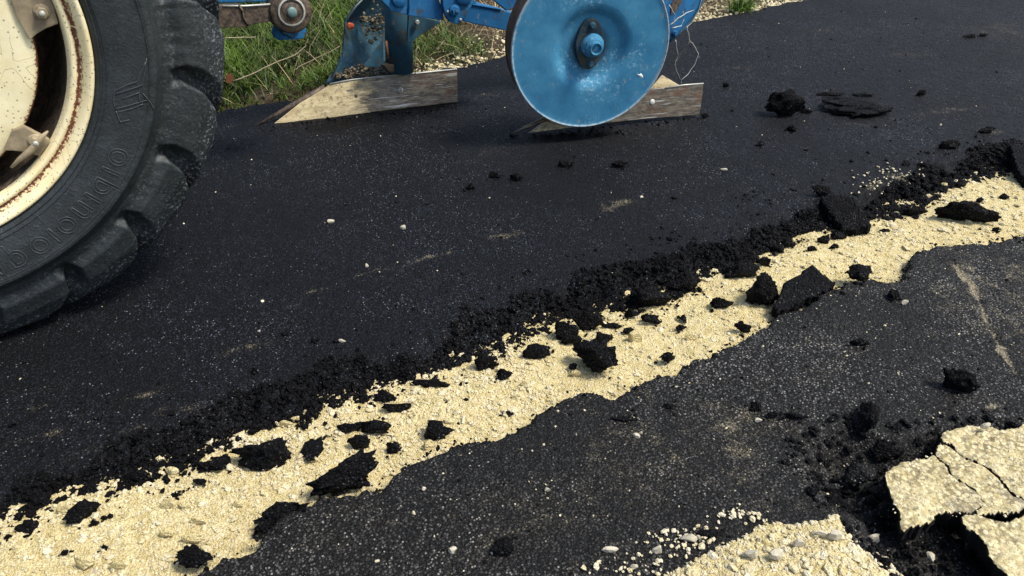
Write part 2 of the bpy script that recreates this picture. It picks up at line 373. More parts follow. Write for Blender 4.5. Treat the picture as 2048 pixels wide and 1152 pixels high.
def z_pave(X, Y):
    d = e2(X) - Y + .026*fbm(X, Y, 17, 4, 73) + .009*fbm(X, Y, 90, 2, 79)
    d = np.where((X < -.35) | (X > 3.0), .95-Y+.06*fbm(X, Y, 9, 3, 3), d)
    prof = smooth(-.004, .012, d)
    Z = -.058 + .058*prof
    Z += -.010*smooth(.09, .0, d)*np.clip(fbm(X, Y, 10, 2, 81)+.3, 0, 1)
    Z += .006*fbm(X, Y, 2.6, 3, 83) + .0030*fbm(X, Y, 50, 3, 87)
    hs = sdf_poly(X, Y, HOLE) + .03*fbm(X, Y, 16, 3, 91)
    Z -= .062*smooth(-.01, .07, hs)
    Z += smooth(.0, .03, hs)*.018*fbm(X, Y, 30, 3, 93)
    # long crack beside the dusty streak
    dc = np.full(X.shape, 9.0)
    for a, b in zip(CRK[:-1], CRK[1:]):
        ex, ey = (b-a)[:2]; t = np.clip(((X-a[0])*ex+(Y-a[1])*ey)/(ex*ex+ey*ey), 0, 1)
        dc = np.minimum(dc, np.hypot(X-a[0]-ex*t, Y-a[1]-ey*t))
    Z -= .005*smooth(.008, .0, dc + .008*fbm(X, Y, 40, 2, 97))
    return Z, d > -.02
def pave_dustf(x, y, z):
    dc = np.full(x.shape, 9.0)
    for a, b in zip(CRK[:-1], CRK[1:]):
        ex, ey = (b-a)[:2]; t = np.clip(((x-a[0])*ex+(y-a[1])*ey)/(ex*ex+ey*ey), 0, 1)
        dc = np.minimum(dc, np.hypot(x-a[0]-ex*t, y-a[1]-ey*t))
    return patches(x, y, pave_dust) + 1.2*smooth(.010, .001, dc + .02*fbm(x, y, 25, 3, 7)) + .28*np.clip(fbm(x, y, 5, 3, 161), 0, 1)
xs_p = spaced(-9, 26, [(-9, .8), (-1.5, .1), (-.4, .012), (-.1, .0055), (2.0, .0055), (3.2, .011), (4, .1), (12, .8)])
ys_p = spaced(-8, 1.5, [(-8, .8), (-.6, .1), (0.0, .012), (.25, .006), (1.5, .005)])
pave = sheet('pavement', xs_p, ys_p, z_pave, None, M_PAVE, pave_dustf)
tag(pave, 'older grey asphalt surface in the foreground, broken along its edge', kind='structure')

def z_bed(X, Y):
    Z = ZS + .010*fbm(X, Y, 6, 3, 201) + .006*fbm(X, Y, 40, 3, 203)
    inside = (Y > .3) & (Y < 1.75) & (X > -.8) & (X < 3.6)
    Z = np.where(inside, Z, ZS-.03)
    hs = sdf_poly(X, Y, HOLE)
    return np.where(hs > -.1, ZS-.10, Z), np.ones(X.shape, bool)
bed = sheet('ground', spaced(-250, 250, [(-250, 40), (-10, 3), (-1.2, .2), (-.5, .008), (3.2, .010), (3.6, .2), (20, 3), (250, 40)]),
            spaced(-250, 250, [(-250, 40), (-8, 3), (0, .2), (.6, .009), (1.55, .009), (1.8, .2), (8, 3), (250, 40)]), z_bed, None, M_LIME)
fattr(bed.data, 'shade', np.zeros(len(bed.data.vertices)))
tag(bed, 'bed of compacted cream limestone under the asphalt', kind='structure')

# verge
def z_verge(X, Y):
    d = Y-3.26
    Z = -.06+.05*smooth(0, .12, d) + .05*smooth(.2, 1.2, d) + .03*fbm(X, Y, 1.7, 3, 301)*smooth(0, .3, d) + .012*fbm(X, Y, 30, 3, 303)
    return Z, np.ones(X.shape, bool)
ve = sheet('verge', spaced(-250, 250, [(-250, 40), (-10, 2), (-2, .06), (0, .03), (5, .03), (8, .1), (20, 2), (250, 40)]),
           spaced(3.24, 250, [(3.2, .012), (3.6, .02), (4.5, .06), (7, .1), (12, 2), (250, 40)]), z_verge, None, M_SOIL)
tag(ve, 'soil verge beyond the far edge of the road', kind='structure')
def zv(x, y):
    z, _ = z_verge(np.array([x], float), np.array([y], float)); return float(z[0])

# ------------------------------------------------------------------ rocks in bulk
def ico(sub):
    bm = bmesh.new(); bmesh.ops.create_icosphere(bm, subdivisions=sub, radius=1)
    V = np.array([v.co[:] for v in bm.verts]); Fc = np.array([[v.index for v in f.verts] for f in bm.faces]); bm.free(); return V, Fc
ICO1, ICO2, ICO3, ICO4 = ico(1), ico(2), ico(3), ico(4)
def facet(V, seed, nplanes=9, lo=.62, hi=.98):
    g = np.random.default_rng(seed); V = V.copy()
    for _ in range(nplanes):
        n = g.normal(size=3); n /= np.linalg.norm(n); d = g.uniform(lo, hi)
        s_ = V@n; over = s_ > d
        V[over] -= np.outer(s_[over]-d, n)
    return V
ROCKV = [facet(ICO2[0], 100+i, 10, .45, .9)*(1+.16*np.random.default_rng(i).normal(size=(len(ICO2[0]), 1)).clip(-1.3, 1.3)) for i in range(14)]
GRAVV = [facet(ICO1[0]*[1.1, 1, .7], 300+i, 5, .5, .85) for i in range(14)]
def bulk(name, pos, size, base, faces, mat, shade=None, flat=True, squash=(1, 1, .75)):
    n = len(pos); nv = len(base[0])
    V = np.empty((n, nv, 3), np.float32)
    for i in range(n):
        a = rng.uniform(0, 6.28); t = rng.normal(0, .5)
        ca, sa, ct, st = math.cos(a), math.sin(a), math.cos(t), math.sin(t)
        M = np.array([[ca, -sa, 0], [sa, ca, 0], [0, 0, 1]]) @ np.array([[1, 0, 0], [0, ct, -st], [0, st, ct]])
        s_ = size[i]*np.array(squash)*rng.uniform(.7, 1.3, 3)
        V[i] = (base[i % len(base)]*s_) @ M.T + pos[i]
    Fc = (faces[None]+(np.arange(n)*nv)[:, None, None]).reshape(-1, 3)
    me = mesh_np(name, V.reshape(-1, 3), Fc)
    if shade is not None: fattr(me, 'shade', np.repeat(shade, nv))
    o = link(name, me, mat, None, not flat)
    return o

# crumbled asphalt along the broken edge of the road
def crumbs(N, mu, sd_, lo, hi, name, base, faces, label):
    xs = rng.uniform(-.45, 3.15, N); u = rng.uniform(0, 1, N)
    reach = (.04+.11*np.clip(.5+1.6*fbm(xs, xs*0, 5, 3, 71), 0, 1))*np.interp(xs, [-.4, 1.2], [.68, 1])
    off = np.where(u < .74, rng.uniform(-.01, 1, N)*reach, np.where(u < .975, -np.abs(rng.normal(0, .020, N)), .1+np.abs(rng.normal(0, .10, N))))
    ys = e1(xs)+off; clump = fbm(xs, ys, 11, 3, 77)
    szz = np.exp(rng.normal(mu, sd_, N)).clip(lo, hi)*np.interp(xs, [0, 3], [1, 1.25])
    zz, _ = z_road(xs, ys)
    zb = np.where(off < 0, np.maximum(zz, ZS), np.maximum(zz, ZS))
    k = ~((off < -.004) & (clump < .02)) & ~((off > .09) & (rng.uniform(0, 1, N) < .3))
    o = bulk(name, np.stack([xs, ys, zb+szz*.3], -1)[k], szz[k], base, faces, M_CHUNK)
    tag(o, label, 'rubble', kind='stuff')
crumbs(6000, -5.15, .42, .003, .0135, 'asphalt_crumbs', ROCKV, ICO2[1], 'black asphalt crumbs heaped along the broken edge of the fresh road')
crumbs(15000, -5.95, .40, .0013, .005, 'fine_asphalt_crumbs', [b for b in (facet(ICO1[0], 900+q, 5, .5, .85) for q in range(12))], ICO1[1], 'fine black grit between the crumbs of the broken road edge')
# small crumbs along the near edge, in the hole and strewn on both surfaces
def scat(n, xr, yr, cond): 
    x = rng.uniform(*xr, n*3); y = rng.uniform(*yr, n*3); k = cond(x, y); return x[k][:n], y[k][:n]
P_ = []; S_ = []
n = 350; x = rng.uniform(-.1, 2.9, n); y = e2(x)-rng.normal(.004, .014, n); s_ = np.exp(rng.normal(-5.7, .4, n)).clip(.002, .008)
P_.append(np.stack([x, y, np.where(y > e2(x), ZS, 0)+s_*.2], -1)); S_.append(s_)
x, y = scat(1000, (1.0, 2.2), (-.1, .7), lambda x, y: sdf_poly(x, y, HOLE) > -.03); s_ = np.exp(rng.normal(-5.2, .5, len(x))).clip(.002, .014)
z, _ = z_pave(x, y); P_.append(np.stack([x, y, z+s_*.3], -1)); S_.append(s_)
x, y = scat(420, (-.4, 4.5), (1.3, 3.2), lambda x, y: y > e1(x)+.1); s_ = np.exp(rng.normal(-5.9, .5, len(x))).clip(.0015, .009)
P_.append(np.stack([x, y, s_*.2], -1)); S_.append(s_)
x, y = scat(420, (0, 2.8), (.2, 1.1), lambda x, y: (y < e2(x)-.02) & (sdf_poly(x, y, HOLE) < 0)); s_ = np.exp(rng.normal(-6.0, .45, len(x))).clip(.0015, .008)
z, _ = z_pave(x, y); P_.append(np.stack([x, y, z+s_*.2], -1)); S_.append(s_)
for (ax, ay), (bx_, by_) in (((520, 256), (920, 208)), ((1020, 272), (1402, 234)), ((1090, 268), (1260, 262))):
    for _ in range(60):
        t_ = rng.uniform(0, 1); p = G(ax+(bx_-ax)*t_+rng.normal(0, 6), ay+(by_-ay)*t_+abs(rng.normal(0, 5)), 0); s1 = float(np.exp(rng.normal(-5.5, .45)).clip(.002, .010))
        P_.append(np.array([[p[0], p[1], s1*.3]])); S_.append(np.array([s1]))
x = rng.uniform(-.4, 3., 260); y = e1(x)-np.abs(rng.normal(0, .05, 260)); s_ = np.exp(rng.normal(-6.0, .45, 260)).clip(.0013, .005)
k = y > e2(x)+.01; P_.append(np.stack([x, y, ZS+s_*.6], -1)[k]); S_.append(s_[k])
x = rng.uniform(-.4, 1.9, 420); y = e1(x)-np.abs(rng.normal(0, .035, 420)); s_ = np.exp(rng.normal(-5.55, .5, 420)).clip(.0018, .009)
k = (y > e2(x)+.02) & (fbm(x, y, 9, 2, 78) > .0); P_.append(np.stack([x, y, ZS+s_*.5], -1)[k]); S_.append(s_[k])
o = bulk('loose_asphalt_grit', np.concatenate(P_), np.concatenate(S_), ROCKV, ICO2[1], M_CHUNK)
tag(o, 'black asphalt grit strewn over the road, the trench and the broken hole', 'grit', kind='stuff')

# crushed stone in the trench
N = 15000
x = np.where(rng.uniform(0, 1, N) < .4, rng.uniform(-.45, .8, N), rng.uniform(-.45, 3.1, N)); a = e2(x)-.03; b = e1(x)+.05; y = a+(b-a)*rng.uniform(0, 1, N)
s_ = np.exp(rng.normal(-5.85, .55, N)).clip(.0013, .0125)*np.interp(x, [0, 3], [1, 1.15])
z, _ = z_bed(x, y)
o = bulk('trench_gravel', np.stack([x, y, z+s_*.12], -1), s_, GRAVV, ICO1[1], M_LIME, rng.beta(1.3, 2.2, N))
tag(o, 'crushed cream limestone lying in the trench between the two asphalt layers', 'gravel', kind='stuff')
# pale grit on the asphalt surfaces
P_ = []; S_ = []
x, y = scat(520, (0, 2.9), (.15, 1.1), lambda x, y: (y < e2(x)-.01)); s_ = np.exp(rng.normal(-6.35, .42, len(x))).clip(.001, .005)
z, _ = z_pave(x, y); P_.append(np.stack([x, y, z+s_*.4], -1)); S_.append(s_)
x, y = scat(130, (-.4, 4.5), (1.3, 3.25), lambda x, y: y > e1(x)+.05); s_ = np.exp(rng.normal(-6.1, .45, len(x))).clip(.001, .005)
P_.append(np.stack([x, y, s_*.4], -1)); S_.append(s_)
for (px, py, sp, k) in [(1380, 1080, 40, 60), (1280, 1140, 60, 50), (1480, 1035, 30, 40), (1740, 1110, 40, 50), (600, 850, 40, 50), (500, 865, 30, 40), (1790, 350, 30, 60), (1760, 372, 30, 30), (1190, 620, 25, 20), (985, 735, 30, 30), (1920, 385, 30, 30), (1500, 560, 30, 20), (480, 862, 20, 30)]:
    for _ in range(k):
        p = G(px+rng.normal(0, sp), py+rng.normal(0, sp*.3), 0); s1 = float(np.exp(rng.normal(-5.6, .4)).clip(.0015, .008))
        zz = 0 if (p[1] > e1(p[0])+.05) else (float(z_pave(np.array([p[0]]), np.array([p[1]]))[0][0]) if p[1] < e2(p[0]) else ZS)
        P_.append(np.array([[p[0], p[1], zz+s1*.4+.001]])); S_.append(np.array([s1]))
for _ in range(420):
    px, py = rng.uniform(1785, 2047), rng.uniform(860, 1150); p = G(px, py, .032)
    if py < 1035 and (px-1785)*.75+py > 955: P_.append(np.array([[p[0], p[1], .033]])); S_.append(np.array([rng.uniform(.001, .0035)]))
P_ = np.concatenate(P_); S_ = np.concatenate(S_)
o = bulk('pale_grit', P_, S_, GRAVV, ICO1[1], M_LIME, rng.uniform(.3, 1, len(P_)))
tag(o, 'pale stone grit scattered over both asphalt surfaces', 'grit', kind='stuff')

# ------------------------------------------------------------------ gravel heap in the foreground
heap_px = [(1240, 1230), (1300, 1160), (1370, 1112), (1420, 1085), (1475, 1058), (1500, 1040), (1600, 1030), (1680, 1026), (1700, 1055), (1735, 1085), (1760, 1120), (1800, 1160), (1860, 1260), (1600, 1400), (1300, 1350)]
HEAP = np.array([G(x, y, 0.012) for x, y in heap_px])
def z_heap(X, Y):
    d = sdf_poly(X, Y, HEAP)+.012*fbm(X, Y, 22, 3, 401)
    Z = -.03+.036*smooth(-.012, .016, d)+.020*smooth(.0, .12, d)+.010*fbm(X, Y, 14, 3, 403)+.005*fbm(X, Y, 60, 2, 407)
    return Z, d > -.012
bx = (HEAP[:, 0].min()-.05, HEAP[:, 0].max()+.05); by = (HEAP[:, 1].min()-.05, HEAP[:, 1].max()+.05)
hp = sheet('gravel_heap', np.arange(bx[0], bx[1], .005), np.arange(by[0], by[1], .005), z_heap, None, M_LIME)
fattr(hp.data, 'shade', np.zeros(len(hp.data.vertices)))
tag(hp, 'low heap of cream limestone gravel on the asphalt at the bottom edge', 'gravel heap', kind='stuff')
x, y = scat(2600, bx, by, lambda x, y: sdf_poly(x, y, HEAP) > -.015)
s_ = np.exp(rng.normal(-5.6, .5, len(x))).clip(.0013, .012); z, _ = z_heap(x, y)
o = bulk('heap_stones', np.stack([x, y, z+s_*.15], -1), s_, GRAVV, ICO1[1], M_LIME, rng.beta(1.5, 1.8, len(x)))
tag(o, 'crushed stones lying on the cream gravel heap', 'gravel', kind='stuff')

# ------------------------------------------------------------------ broken dusty slabs at bottom right
def slab(px, ztop, thick, label, seed, tilt=(0, 0), group=None):
    poly = np.array([G(x, y, ztop) for x, y in px]); c = poly.mean(0)
    xs = np.arange(poly[:, 0].min()-.02, poly[:, 0].max()+.02, .0042); ys = np.arange(poly[:, 1].min()-.02, poly[:, 1].max()+.02, .0042)
    X, Y = np.meshgrid(xs, ys); wx = .030*fbm(X, Y, 13, 5, 5001); wy = .030*fbm(X, Y, 13, 5, 5003)
    d = sdf_poly(X+wx, Y+wy, poly)+.0078+.002*fbm(X, Y, 90, 2, seed)
    Z = ztop + tilt[0]*(X-c[0]) + tilt[1]*(Y-c[1]) - .005*(1-smooth(-.002, .006, d)) + .006*fbm(X, Y, 12, 3, 505)+.006*fbm(X, Y, 75, 3, seed+6)
    K = (d > 0).ravel(); nx, ny = len(xs), len(ys); I = np.arange(nx*ny).reshape(ny, nx)
    Fc = np.stack([I[:-1, :-1], I[:-1, 1:], I[1:, 1:], I[1:, :-1]], -1).reshape(-1, 4); Fc = Fc[K[Fc].all(1)]
    used = np.unique(Fc); mp_ = np.zeros(nx*ny, int); mp_[used] = np.arange(len(used))
    V = np.stack([X, Y, Z], -1).reshape(-1, 3)[used]; Fc = mp_[Fc]
    me0 = mesh_np('slab', V-[c[0], c[1], 0], Fc)
    bm = bmesh.new(); bm.from_mesh(me0)
    lay = bm.verts.layers.float.new('dust')
    for v in bm.verts: v[lay] = .2 if v.is_boundary else .9
    cur = [e for e in bm.edges if e.is_boundary]
    steps = 5
    for k in range(steps):
        ret = bmesh.ops.extrude_edge_only(bm, edges=cur)
        nv = [g for g in ret['geom'] if isinstance(g, bmesh.types.BMVert)]; cur = [g for g in ret['geom'] if isinstance(g, bmesh.types.BMEdge)]
        for v in nv:
            v[lay] = 0.0
            p = v.co; nn = mnoise.noise_vector(Vector((p.x*45, p.y*45, k*1.3+seed)))
            cc = Vector((p.x, p.y, 0)); ins = -cc.normalized()*(.003+.006*nn.x)
            v.co = p+Vector((ins.x+.004*nn.y, ins.y+.004*nn.z, -thick/steps*(1+.4*nn.z)))
    bmesh.ops.holes_fill(bm, edges=cur, sides=0)
    me = bm_mesh('broken_slab', bm); bpy.data.meshes.remove(me0)
    o = link('broken_slab', me, M_SLAB, None, True); o.location = (c[0], c[1], 0)
    return tag(o, label, 'asphalt slab', group)
gS = 'dusty slabs broken up at the edge of the hole'
slab([(1890, 890), (1892, 869), (1915, 858), (1955, 852), (2045, 857), (2250, 870), (2300, 1100), (2120, 1040), (2047, 984), (2010, 962), (1986, 946), (1943, 919), (1916, 895)], .015, .045,
     'cream dusted slab at the right edge of the photo, above the long crack', 501, (0, .02), gS)
slab([(1777, 945), (1800, 932), (1826, 920), (1868, 905), (1903, 953), (1941, 985), (1964, 1009), (1958, 1031), (1935, 1033), (1880, 1036), (1845, 1037), (1810, 1049), (1797, 1015), (1786, 982)], .014, .045,
     'cream dusted slab with pointed left corner overhanging the dark hole', 511, (.0, 0), gS)
slab([(1874, 903), (1886, 893), (1914, 903), (1942, 928), (1985, 955), (2010, 972), (2047, 996), (2060, 1010), (2022, 1012), (1968, 1030), (1969, 1008), (1946, 981), (1908, 949)], .015, .045,
     'narrow greyer slab wedged between two cracks in the dusty slabs', 521, (0, 0), gS)
slab([(1939, 1045), (1971, 1039), (2006, 1049), (2028, 1032), (2070, 1024), (2250, 1120), (2300, 1300), (2120, 1260), (2018, 1147), (2002, 1124), (1975, 1092), (1943, 1061)], .014, .045,
     'cream dusted slab in the bottom right corner below the others', 531, (0, 0), gS)

# ------------------------------------------------------------------ single asphalt lumps, pebbles
def lump_mesh(seed, sx, sy, sz, sub=3, rough=.10, angular=9, tris=None):
    V, Fc = {2: ICO2, 3: ICO3, 4: ICO4}[sub]
    V = facet(V, seed, angular, .42, .85)
    off = Vector((seed*3.1, seed*1.7, 0))
    out = np.empty_like(V)
    for i, v in enumerate(V):
        p = Vector(v); q = p*2.2+off
        k = 1+rough*1.7*mnoise.noise(q)+rough*1.3*mnoise.noise(q*2.7)+rough*1.0*mnoise.noise(q*6)+rough*.7*mnoise.noise(q*13)
        out[i] = v*k
    out = out/np.abs(out).max(0)*np.array([sx, sy, sz])
    out[:, 2] = np.maximum(out[:, 2], -sz*.75)
    return out, Fc
lump_id = [0]; LG = []
def lump(px, py, pw, ph, label, zg=ZS, name='asphalt_lump', cat='asphalt lump', mat=None, ang=None, hf=.95, group=None, sub=3, rough=.19, tilt=0):
    lump_id[0] += 1; sd_ = lump_id[0]
    pw *= 1.30; ph *= 1.25; c = G(px, py, zg); mp_ = mpp(c); wdt = pw*mp_/2
    dl = math.hypot(c[0], c[1]); dep = math.atan2(H-zg, dl)
    hz = hf*min(pw, ph*1.2)*mp_/2
    hz *= (1.15 if pw > 60 else 1); need = ph*mp_/2
    sy = max((need-hz*math.cos(dep))/math.sin(dep), hz*.6)
    c = G(px, py, zg+hz*.5)
    V, Fc = lump_mesh(sd_*7+3, wdt, sy, hz, sub, rough, 10)
    # local axes: x = to the right in the photo, y = away from the viewer
    Mx = np.array([[r_[0], h_[0], 0], [r_[1], h_[1], 0], [0, 0, 1]])
    if ang is not None:
        a = R(ang); V = V@np.array([[math.cos(a), -math.sin(a), 0], [math.sin(a), math.cos(a), 0], [0, 0, 1]]).T
    if tilt:
        a = R(tilt); V = V@np.array([[1, 0, 0], [0, math.cos(a), -math.sin(a)], [0, math.sin(a), math.cos(a)]]).T
    V = V@Mx.T
    me = mesh_np(name, V, Fc)
    o = link(name, me, mat or M_CHUNK, None, rough > .09)
    base = float(V[:, 2].min())
    o.location = (c[0], c[1], zg - base - hz*.08)
    if mat is None:
        for _ in range(5):
            a = rng.uniform(0, 6.28); s1 = float(np.exp(rng.normal(-5.8, .4)).clip(.0015, .006)); q_ = rng.uniform(.95, 1.5)
            LG.append((c[0]+math.cos(a)*wdt*q_, c[1]+math.sin(a)*max(sy, wdt*.5)*q_, zg+s1*.6, s1))
    tag(o, label, cat, group)
    return o
L = lump
gT = 'asphalt lumps lying in the limestone trench'
A = dict(group=gT)
L(1190, 722, 76, 86, 'largest lone asphalt lump mid trench, ragged at its right side', sub=4, hf=.7, ang=-15, **A)
L(1527, 582, 78, 72, 'black block leaning against the tilted slab on its left', sub=4, hf=.8, ang=20, **A)
L(1716, 546, 46, 36, 'rounded lump with a thin spur on the near trench edge', zg=-.02, **A)
L(1931, 428, 98, 50, 'long rough black lump on sand at the far right end of the trench', sub=4, hf=.7, ang=-14, **A)
L(538, 908, 120, 84, 'big broad asphalt slab with a grey scar, left part of the trench', sub=4, hf=.5, ang=10, **A)
L(625, 902, 36, 54, 'pointed shard beside the big broad slab', hf=.5, **A)
L(870, 864, 62, 40, 'craggy lump against the near edge with pink stones under it', hf=.8, **A)
L(698, 950, 128, 84, 'longest block tipped down off the near edge of the trench', zg=-.03, sub=4, hf=.6, ang=32, **A)
L(724, 886, 46, 30, 'lump sitting on the upper end of the tipped block', **A)
L(570, 1028, 108, 56, 'elongated wedge of asphalt hugging the near edge, lower left', zg=-.03, sub=4, hf=.55, ang=38, **A)
L(388, 1116, 70, 60, 'round lump at the bottom of the near trench edge', zg=-.03, sub=4, hf=.65, **A)
L(165, 1028, 56, 34, 'flat crumbly lump in the lower left of the trench', ang=20, **A)
L(752, 856, 50, 28, 'oval lump right of the low cluster in mid left trench', **A)
L(692, 856, 42, 20, 'low flat lump left of the oval one', **A)
L(718, 852, 20, 16, 'small lump wedged between the flat lump and the oval one', **A)
L(786, 898, 30, 22, 'hooked crumb of asphalt alone on sand by the tipped block', **A)
L(965, 728, 52, 48, 'triangular lump fallen from the crumbled edge, mid trench', hf=.6, sub=4, **A)
L(1078, 706, 52, 26, 'double lump lying in line with the crumbled edge', **A)
L(1010, 752, 28, 26, 'small cube of asphalt beside a nub on open sand', **A)
L(1126, 662, 48, 34, 'lumpy clod left of the tall clod at the crumbled edge', **A)
L(1176, 646, 50, 54, 'tall rough clod at the crumbled edge above the lone lump', hf=.8, **A)
L(1140, 682, 38, 18, 'low clod under the lumpy clod by the crumbled edge', **A)
L(1208, 678, 30, 18, 'crumb on top of the largest lone lump', **A)
L(1224, 651, 34, 13, 'flat strip of asphalt on sand above the lone lump', **A)
L(1256, 663, 20, 13, 'small crumb right of the flat strip', **A)
L(1264, 629, 26, 15, 'peaked crumb in the sand below the overhanging edge', **A)
L(1305, 641, 30, 17, 'pair of joined crumbs in the centre right of the sand', **A)
L(1290, 636, 16, 14, 'crumb touching the joined pair on its left', **A)
L(1366, 637, 12, 18, 'upright thin crumb in open sand', **A)
L(1360, 657, 18, 12, 'slanted crumb below the upright thin one', **A)
L(1292, 598, 76, 52, 'large clod bulging out of the crumbled edge', hf=.7, sub=4, **A)
L(1443, 608, 38, 24, 'ragged lump alone on sand left of the leaning block', **A)
L(1484, 655, 26, 22, 'lump on the near edge under the leaning block', zg=-.03, **A)
L(1334, 715, 26, 28, 'small dark block on the near edge, right of mid trench', zg=-.03, **A)
L(1370, 571, 56, 26, 'clod at the tip of sand reaching into the crumbled edge', **A)
L(1480, 546, 60, 40, 'broad clod hanging off the crumbled edge left of the leaning block', hf=.6, **A)
L(1556, 497, 22, 30, 'upright clod among the pebbly crumbs right of the broad clod', **A)
L(1530, 526, 30, 20, 'clod on sand directly above the leaning block', **A)
L(1576, 487, 24, 16, 'small clod right of the upright clod', **A)
L(1675, 472, 28, 16, 'oval crumb under the big dark plate', **A)
L(1622, 500, 18, 13, 'crumb on open sand above the tilted slab', **A)
L(1668, 494, 14, 12, 'tiny crumb right of the one above the tilted slab', **A)
L(1648, 480, 20, 16, 'reddish crumb below the big dark plate', **A)
L(1768, 463, 16, 10, 'lone crumb on sand right of the big dark plate', **A)
L(1826, 426, 42, 20, 'wedge of asphalt pointing right at the crumbled edge', **A)
L(1842, 416, 12, 12, 'nub above the wedge at the crumbled edge', **A)
L(1960, 402, 14, 14, 'crumb perched above the long rough lump', **A)
L(2005, 395, 20, 12, 'crumb far right beyond the long rough lump', **A)
L(1991, 460, 14, 10, 'crumb below right of the long rough lump', **A)
L(1922, 370, 20, 14, 'clod in the gap of the crumbled edge behind the long lump', **A)
L(60, 1056, 24, 34, 'upright clod at the lower left end of the crumbled edge', **A)
L(44, 1062, 22, 20, 'low clod next to the upright one at the left end', **A)
L(190, 1047, 13, 13, 'round crumb just right of the flat crumbly lump', **A)
L(208, 1037, 14, 10, 'crumb right again of the round one, lower left', **A)
L(131, 1107, 16, 15, 'brownish round crumb alone on sand, lower left corner', **A)
L(210, 1095, 14, 12, 'crumb by a pale stone, between the round crumbs', **A)
L(286, 956, 36, 24, 'clod with flat top on the crumbled edge, lower left', **A)
L(416, 934, 24, 22, 'rounded nugget left of the big broad slab', **A)
L(441, 928, 28, 42, 'tall leaning nugget against the big broad slab', hf=.8, **A)
L(388, 925, 12, 18, 'narrow crumb left of the rounded nugget', **A)
L(400, 964, 24, 14, 'dirty crumb below the rounded nugget', **A)
L(352, 991, 20, 8, 'thin sliver of asphalt on open sand', **A)
L(932, 801, 10, 10, 'tiny crumb in the widest open sand', **A)
L(1013, 830, 20, 14, 'crumb near the near edge in the widest open sand', **A)
L(1147, 735, 16, 14, 'crumb at the left foot of the largest lone lump', **A)
L(640, 880, 12, 10, 'crumb above the pointed shard', **A)
L(800, 815, 60, 30, 'cluster clod at the crumbled edge above the oval lump', hf=.6, **A)
L(860, 768, 62, 26, 'flat clod slipping from the crumbled edge, left of the triangular lump', hf=.6, **A)
L(770, 795, 40, 24, 'clod left of the cluster clod at the crumbled edge', **A)
gR = 'asphalt lumps lying on the fresh road'
B = dict(group=gR, zg=0.0)
L(1574, 214, 72, 48, 'clod of loose asphalt standing on the road right of the plough', hf=.8, sub=4, **B)
L(1728, 214, 142, 44, 'flat grainy asphalt cake lying on the road', hf=.28, sub=4, ang=-4, **B)
L(1660, 188, 54, 10, 'thin strip of crumbs left behind the flat cake', hf=.5, **B)
L(1725, 190, 36, 9, 'thin strip of crumbs behind the middle of the flat cake', hf=.5, **B)
L(1840, 187, 18, 10, 'crumb behind the right end of the flat cake', **B)
L(1584, 257, 16, 20, 'crumb in front of the loose clod', **B)
L(1612, 222, 20, 10, 'crumb at the right foot of the loose clod', **B)
L(1450, 171, 14, 8, 'crumb on the road above the second ploughshare', **B)
L(1408, 233, 16, 9, 'crumb under the end of the second ploughshare', **B)
L(1520, 288, 14, 12, 'crumb with a pale chip on open road', **B)
L(1240, 329, 28, 15, 'clod on the road below the blue wheel', **B)
L(1130, 330, 28, 12, 'flat clod left of the one below the blue wheel', **B)
L(1028, 355, 24, 16, 'clod on the road mid way between wheel and trench, right one', **B)
L(990, 352, 20, 12, 'clod on the road mid way between wheel and trench, middle one', **B)
L(942, 374, 18, 12, 'clod on the road mid way between wheel and trench, left one', **B)
L(1896, 291, 40, 16, 'lumpy clod near the crumbled edge at the right', **B)
L(1974, 262, 36, 12, 'greyish flat clod near the right edge of the photo', **B)
L(1940, 73, 26, 8, 'left crumb of the far pair at the upper right', **B)
L(1966, 70, 14, 7, 'right crumb of the far pair at the upper right', **B)
L(1645, 385, 36, 30, 'clod on the road just left of the big dark plate', hf=.7, **B)
gP = 'asphalt lumps on the old grey asphalt'
Cc = dict(group=gP, zg=0.0)
L(1735, 838, 36, 100, 'tall dark splinter of asphalt standing near the broken hole', hf=1.5, sub=4, ang=-8, **Cc)
L(1932, 768, 72, 58, 'bluish black block on old asphalt above the dusty slabs', hf=.7, sub=4, ang=-25, **Cc)
L(1716, 950, 52, 66, 'grey weathered lump in the hole left of the dusty slabs', zg=-.03, hf=.6, ang=-50, mat=M_PAVE, **{'group': gP})
L(1660, 980, 34, 24, 'smaller grey lump at the left rim of the hole', zg=-.02, mat=M_PAVE, **{'group': gP})
L(1768, 1020, 44, 40, 'dark grey lump in the hole against the pointed slab', zg=-.05, mat=M_PAVE, **{'group': gP})
L(1770, 905, 50, 34, 'dark lump in the hole above the pointed slab', zg=-.04, **{'group': gP})
L(1590, 832, 44, 18, 'low crusty lump on old asphalt right of the dusty stain', hf=.6, **Cc)
L(1548, 830, 28, 14, 'crusty crumb left of the low crusty lump', **Cc)
L(1512, 812, 18, 14, 'crumb on the upper right of the dusty stain', **Cc)
L(1716, 686, 34, 18, 'dull crumb on old asphalt below the tilted slab', **Cc)
L(1788, 592, 18, 26, 'upright crumb beside a white pebble on old asphalt', hf=.9, **Cc)
L(1000, 1096, 52, 36, 'dark lump near the bottom edge of the photo, centre', hf=.5, **Cc)
L(1420, 1068, 44, 24, 'dark lump at the upper left rim of the gravel heap', hf=.6, **Cc)
L(1246, 838, 44, 16, 'low dark hump left of the dusty stain', hf=.5, **Cc)
L(1335, 812, 30, 16, 'low dark crumb above the dusty stain', hf=.5, **Cc)

LG = np.array(LG)
o = bulk('asphalt_grit', LG[:, :3], LG[:, 3], ROCKV, ICO2[1], M_CHUNK)
tag(o, 'black grit fallen round the asphalt lumps', 'grit', kind='stuff')
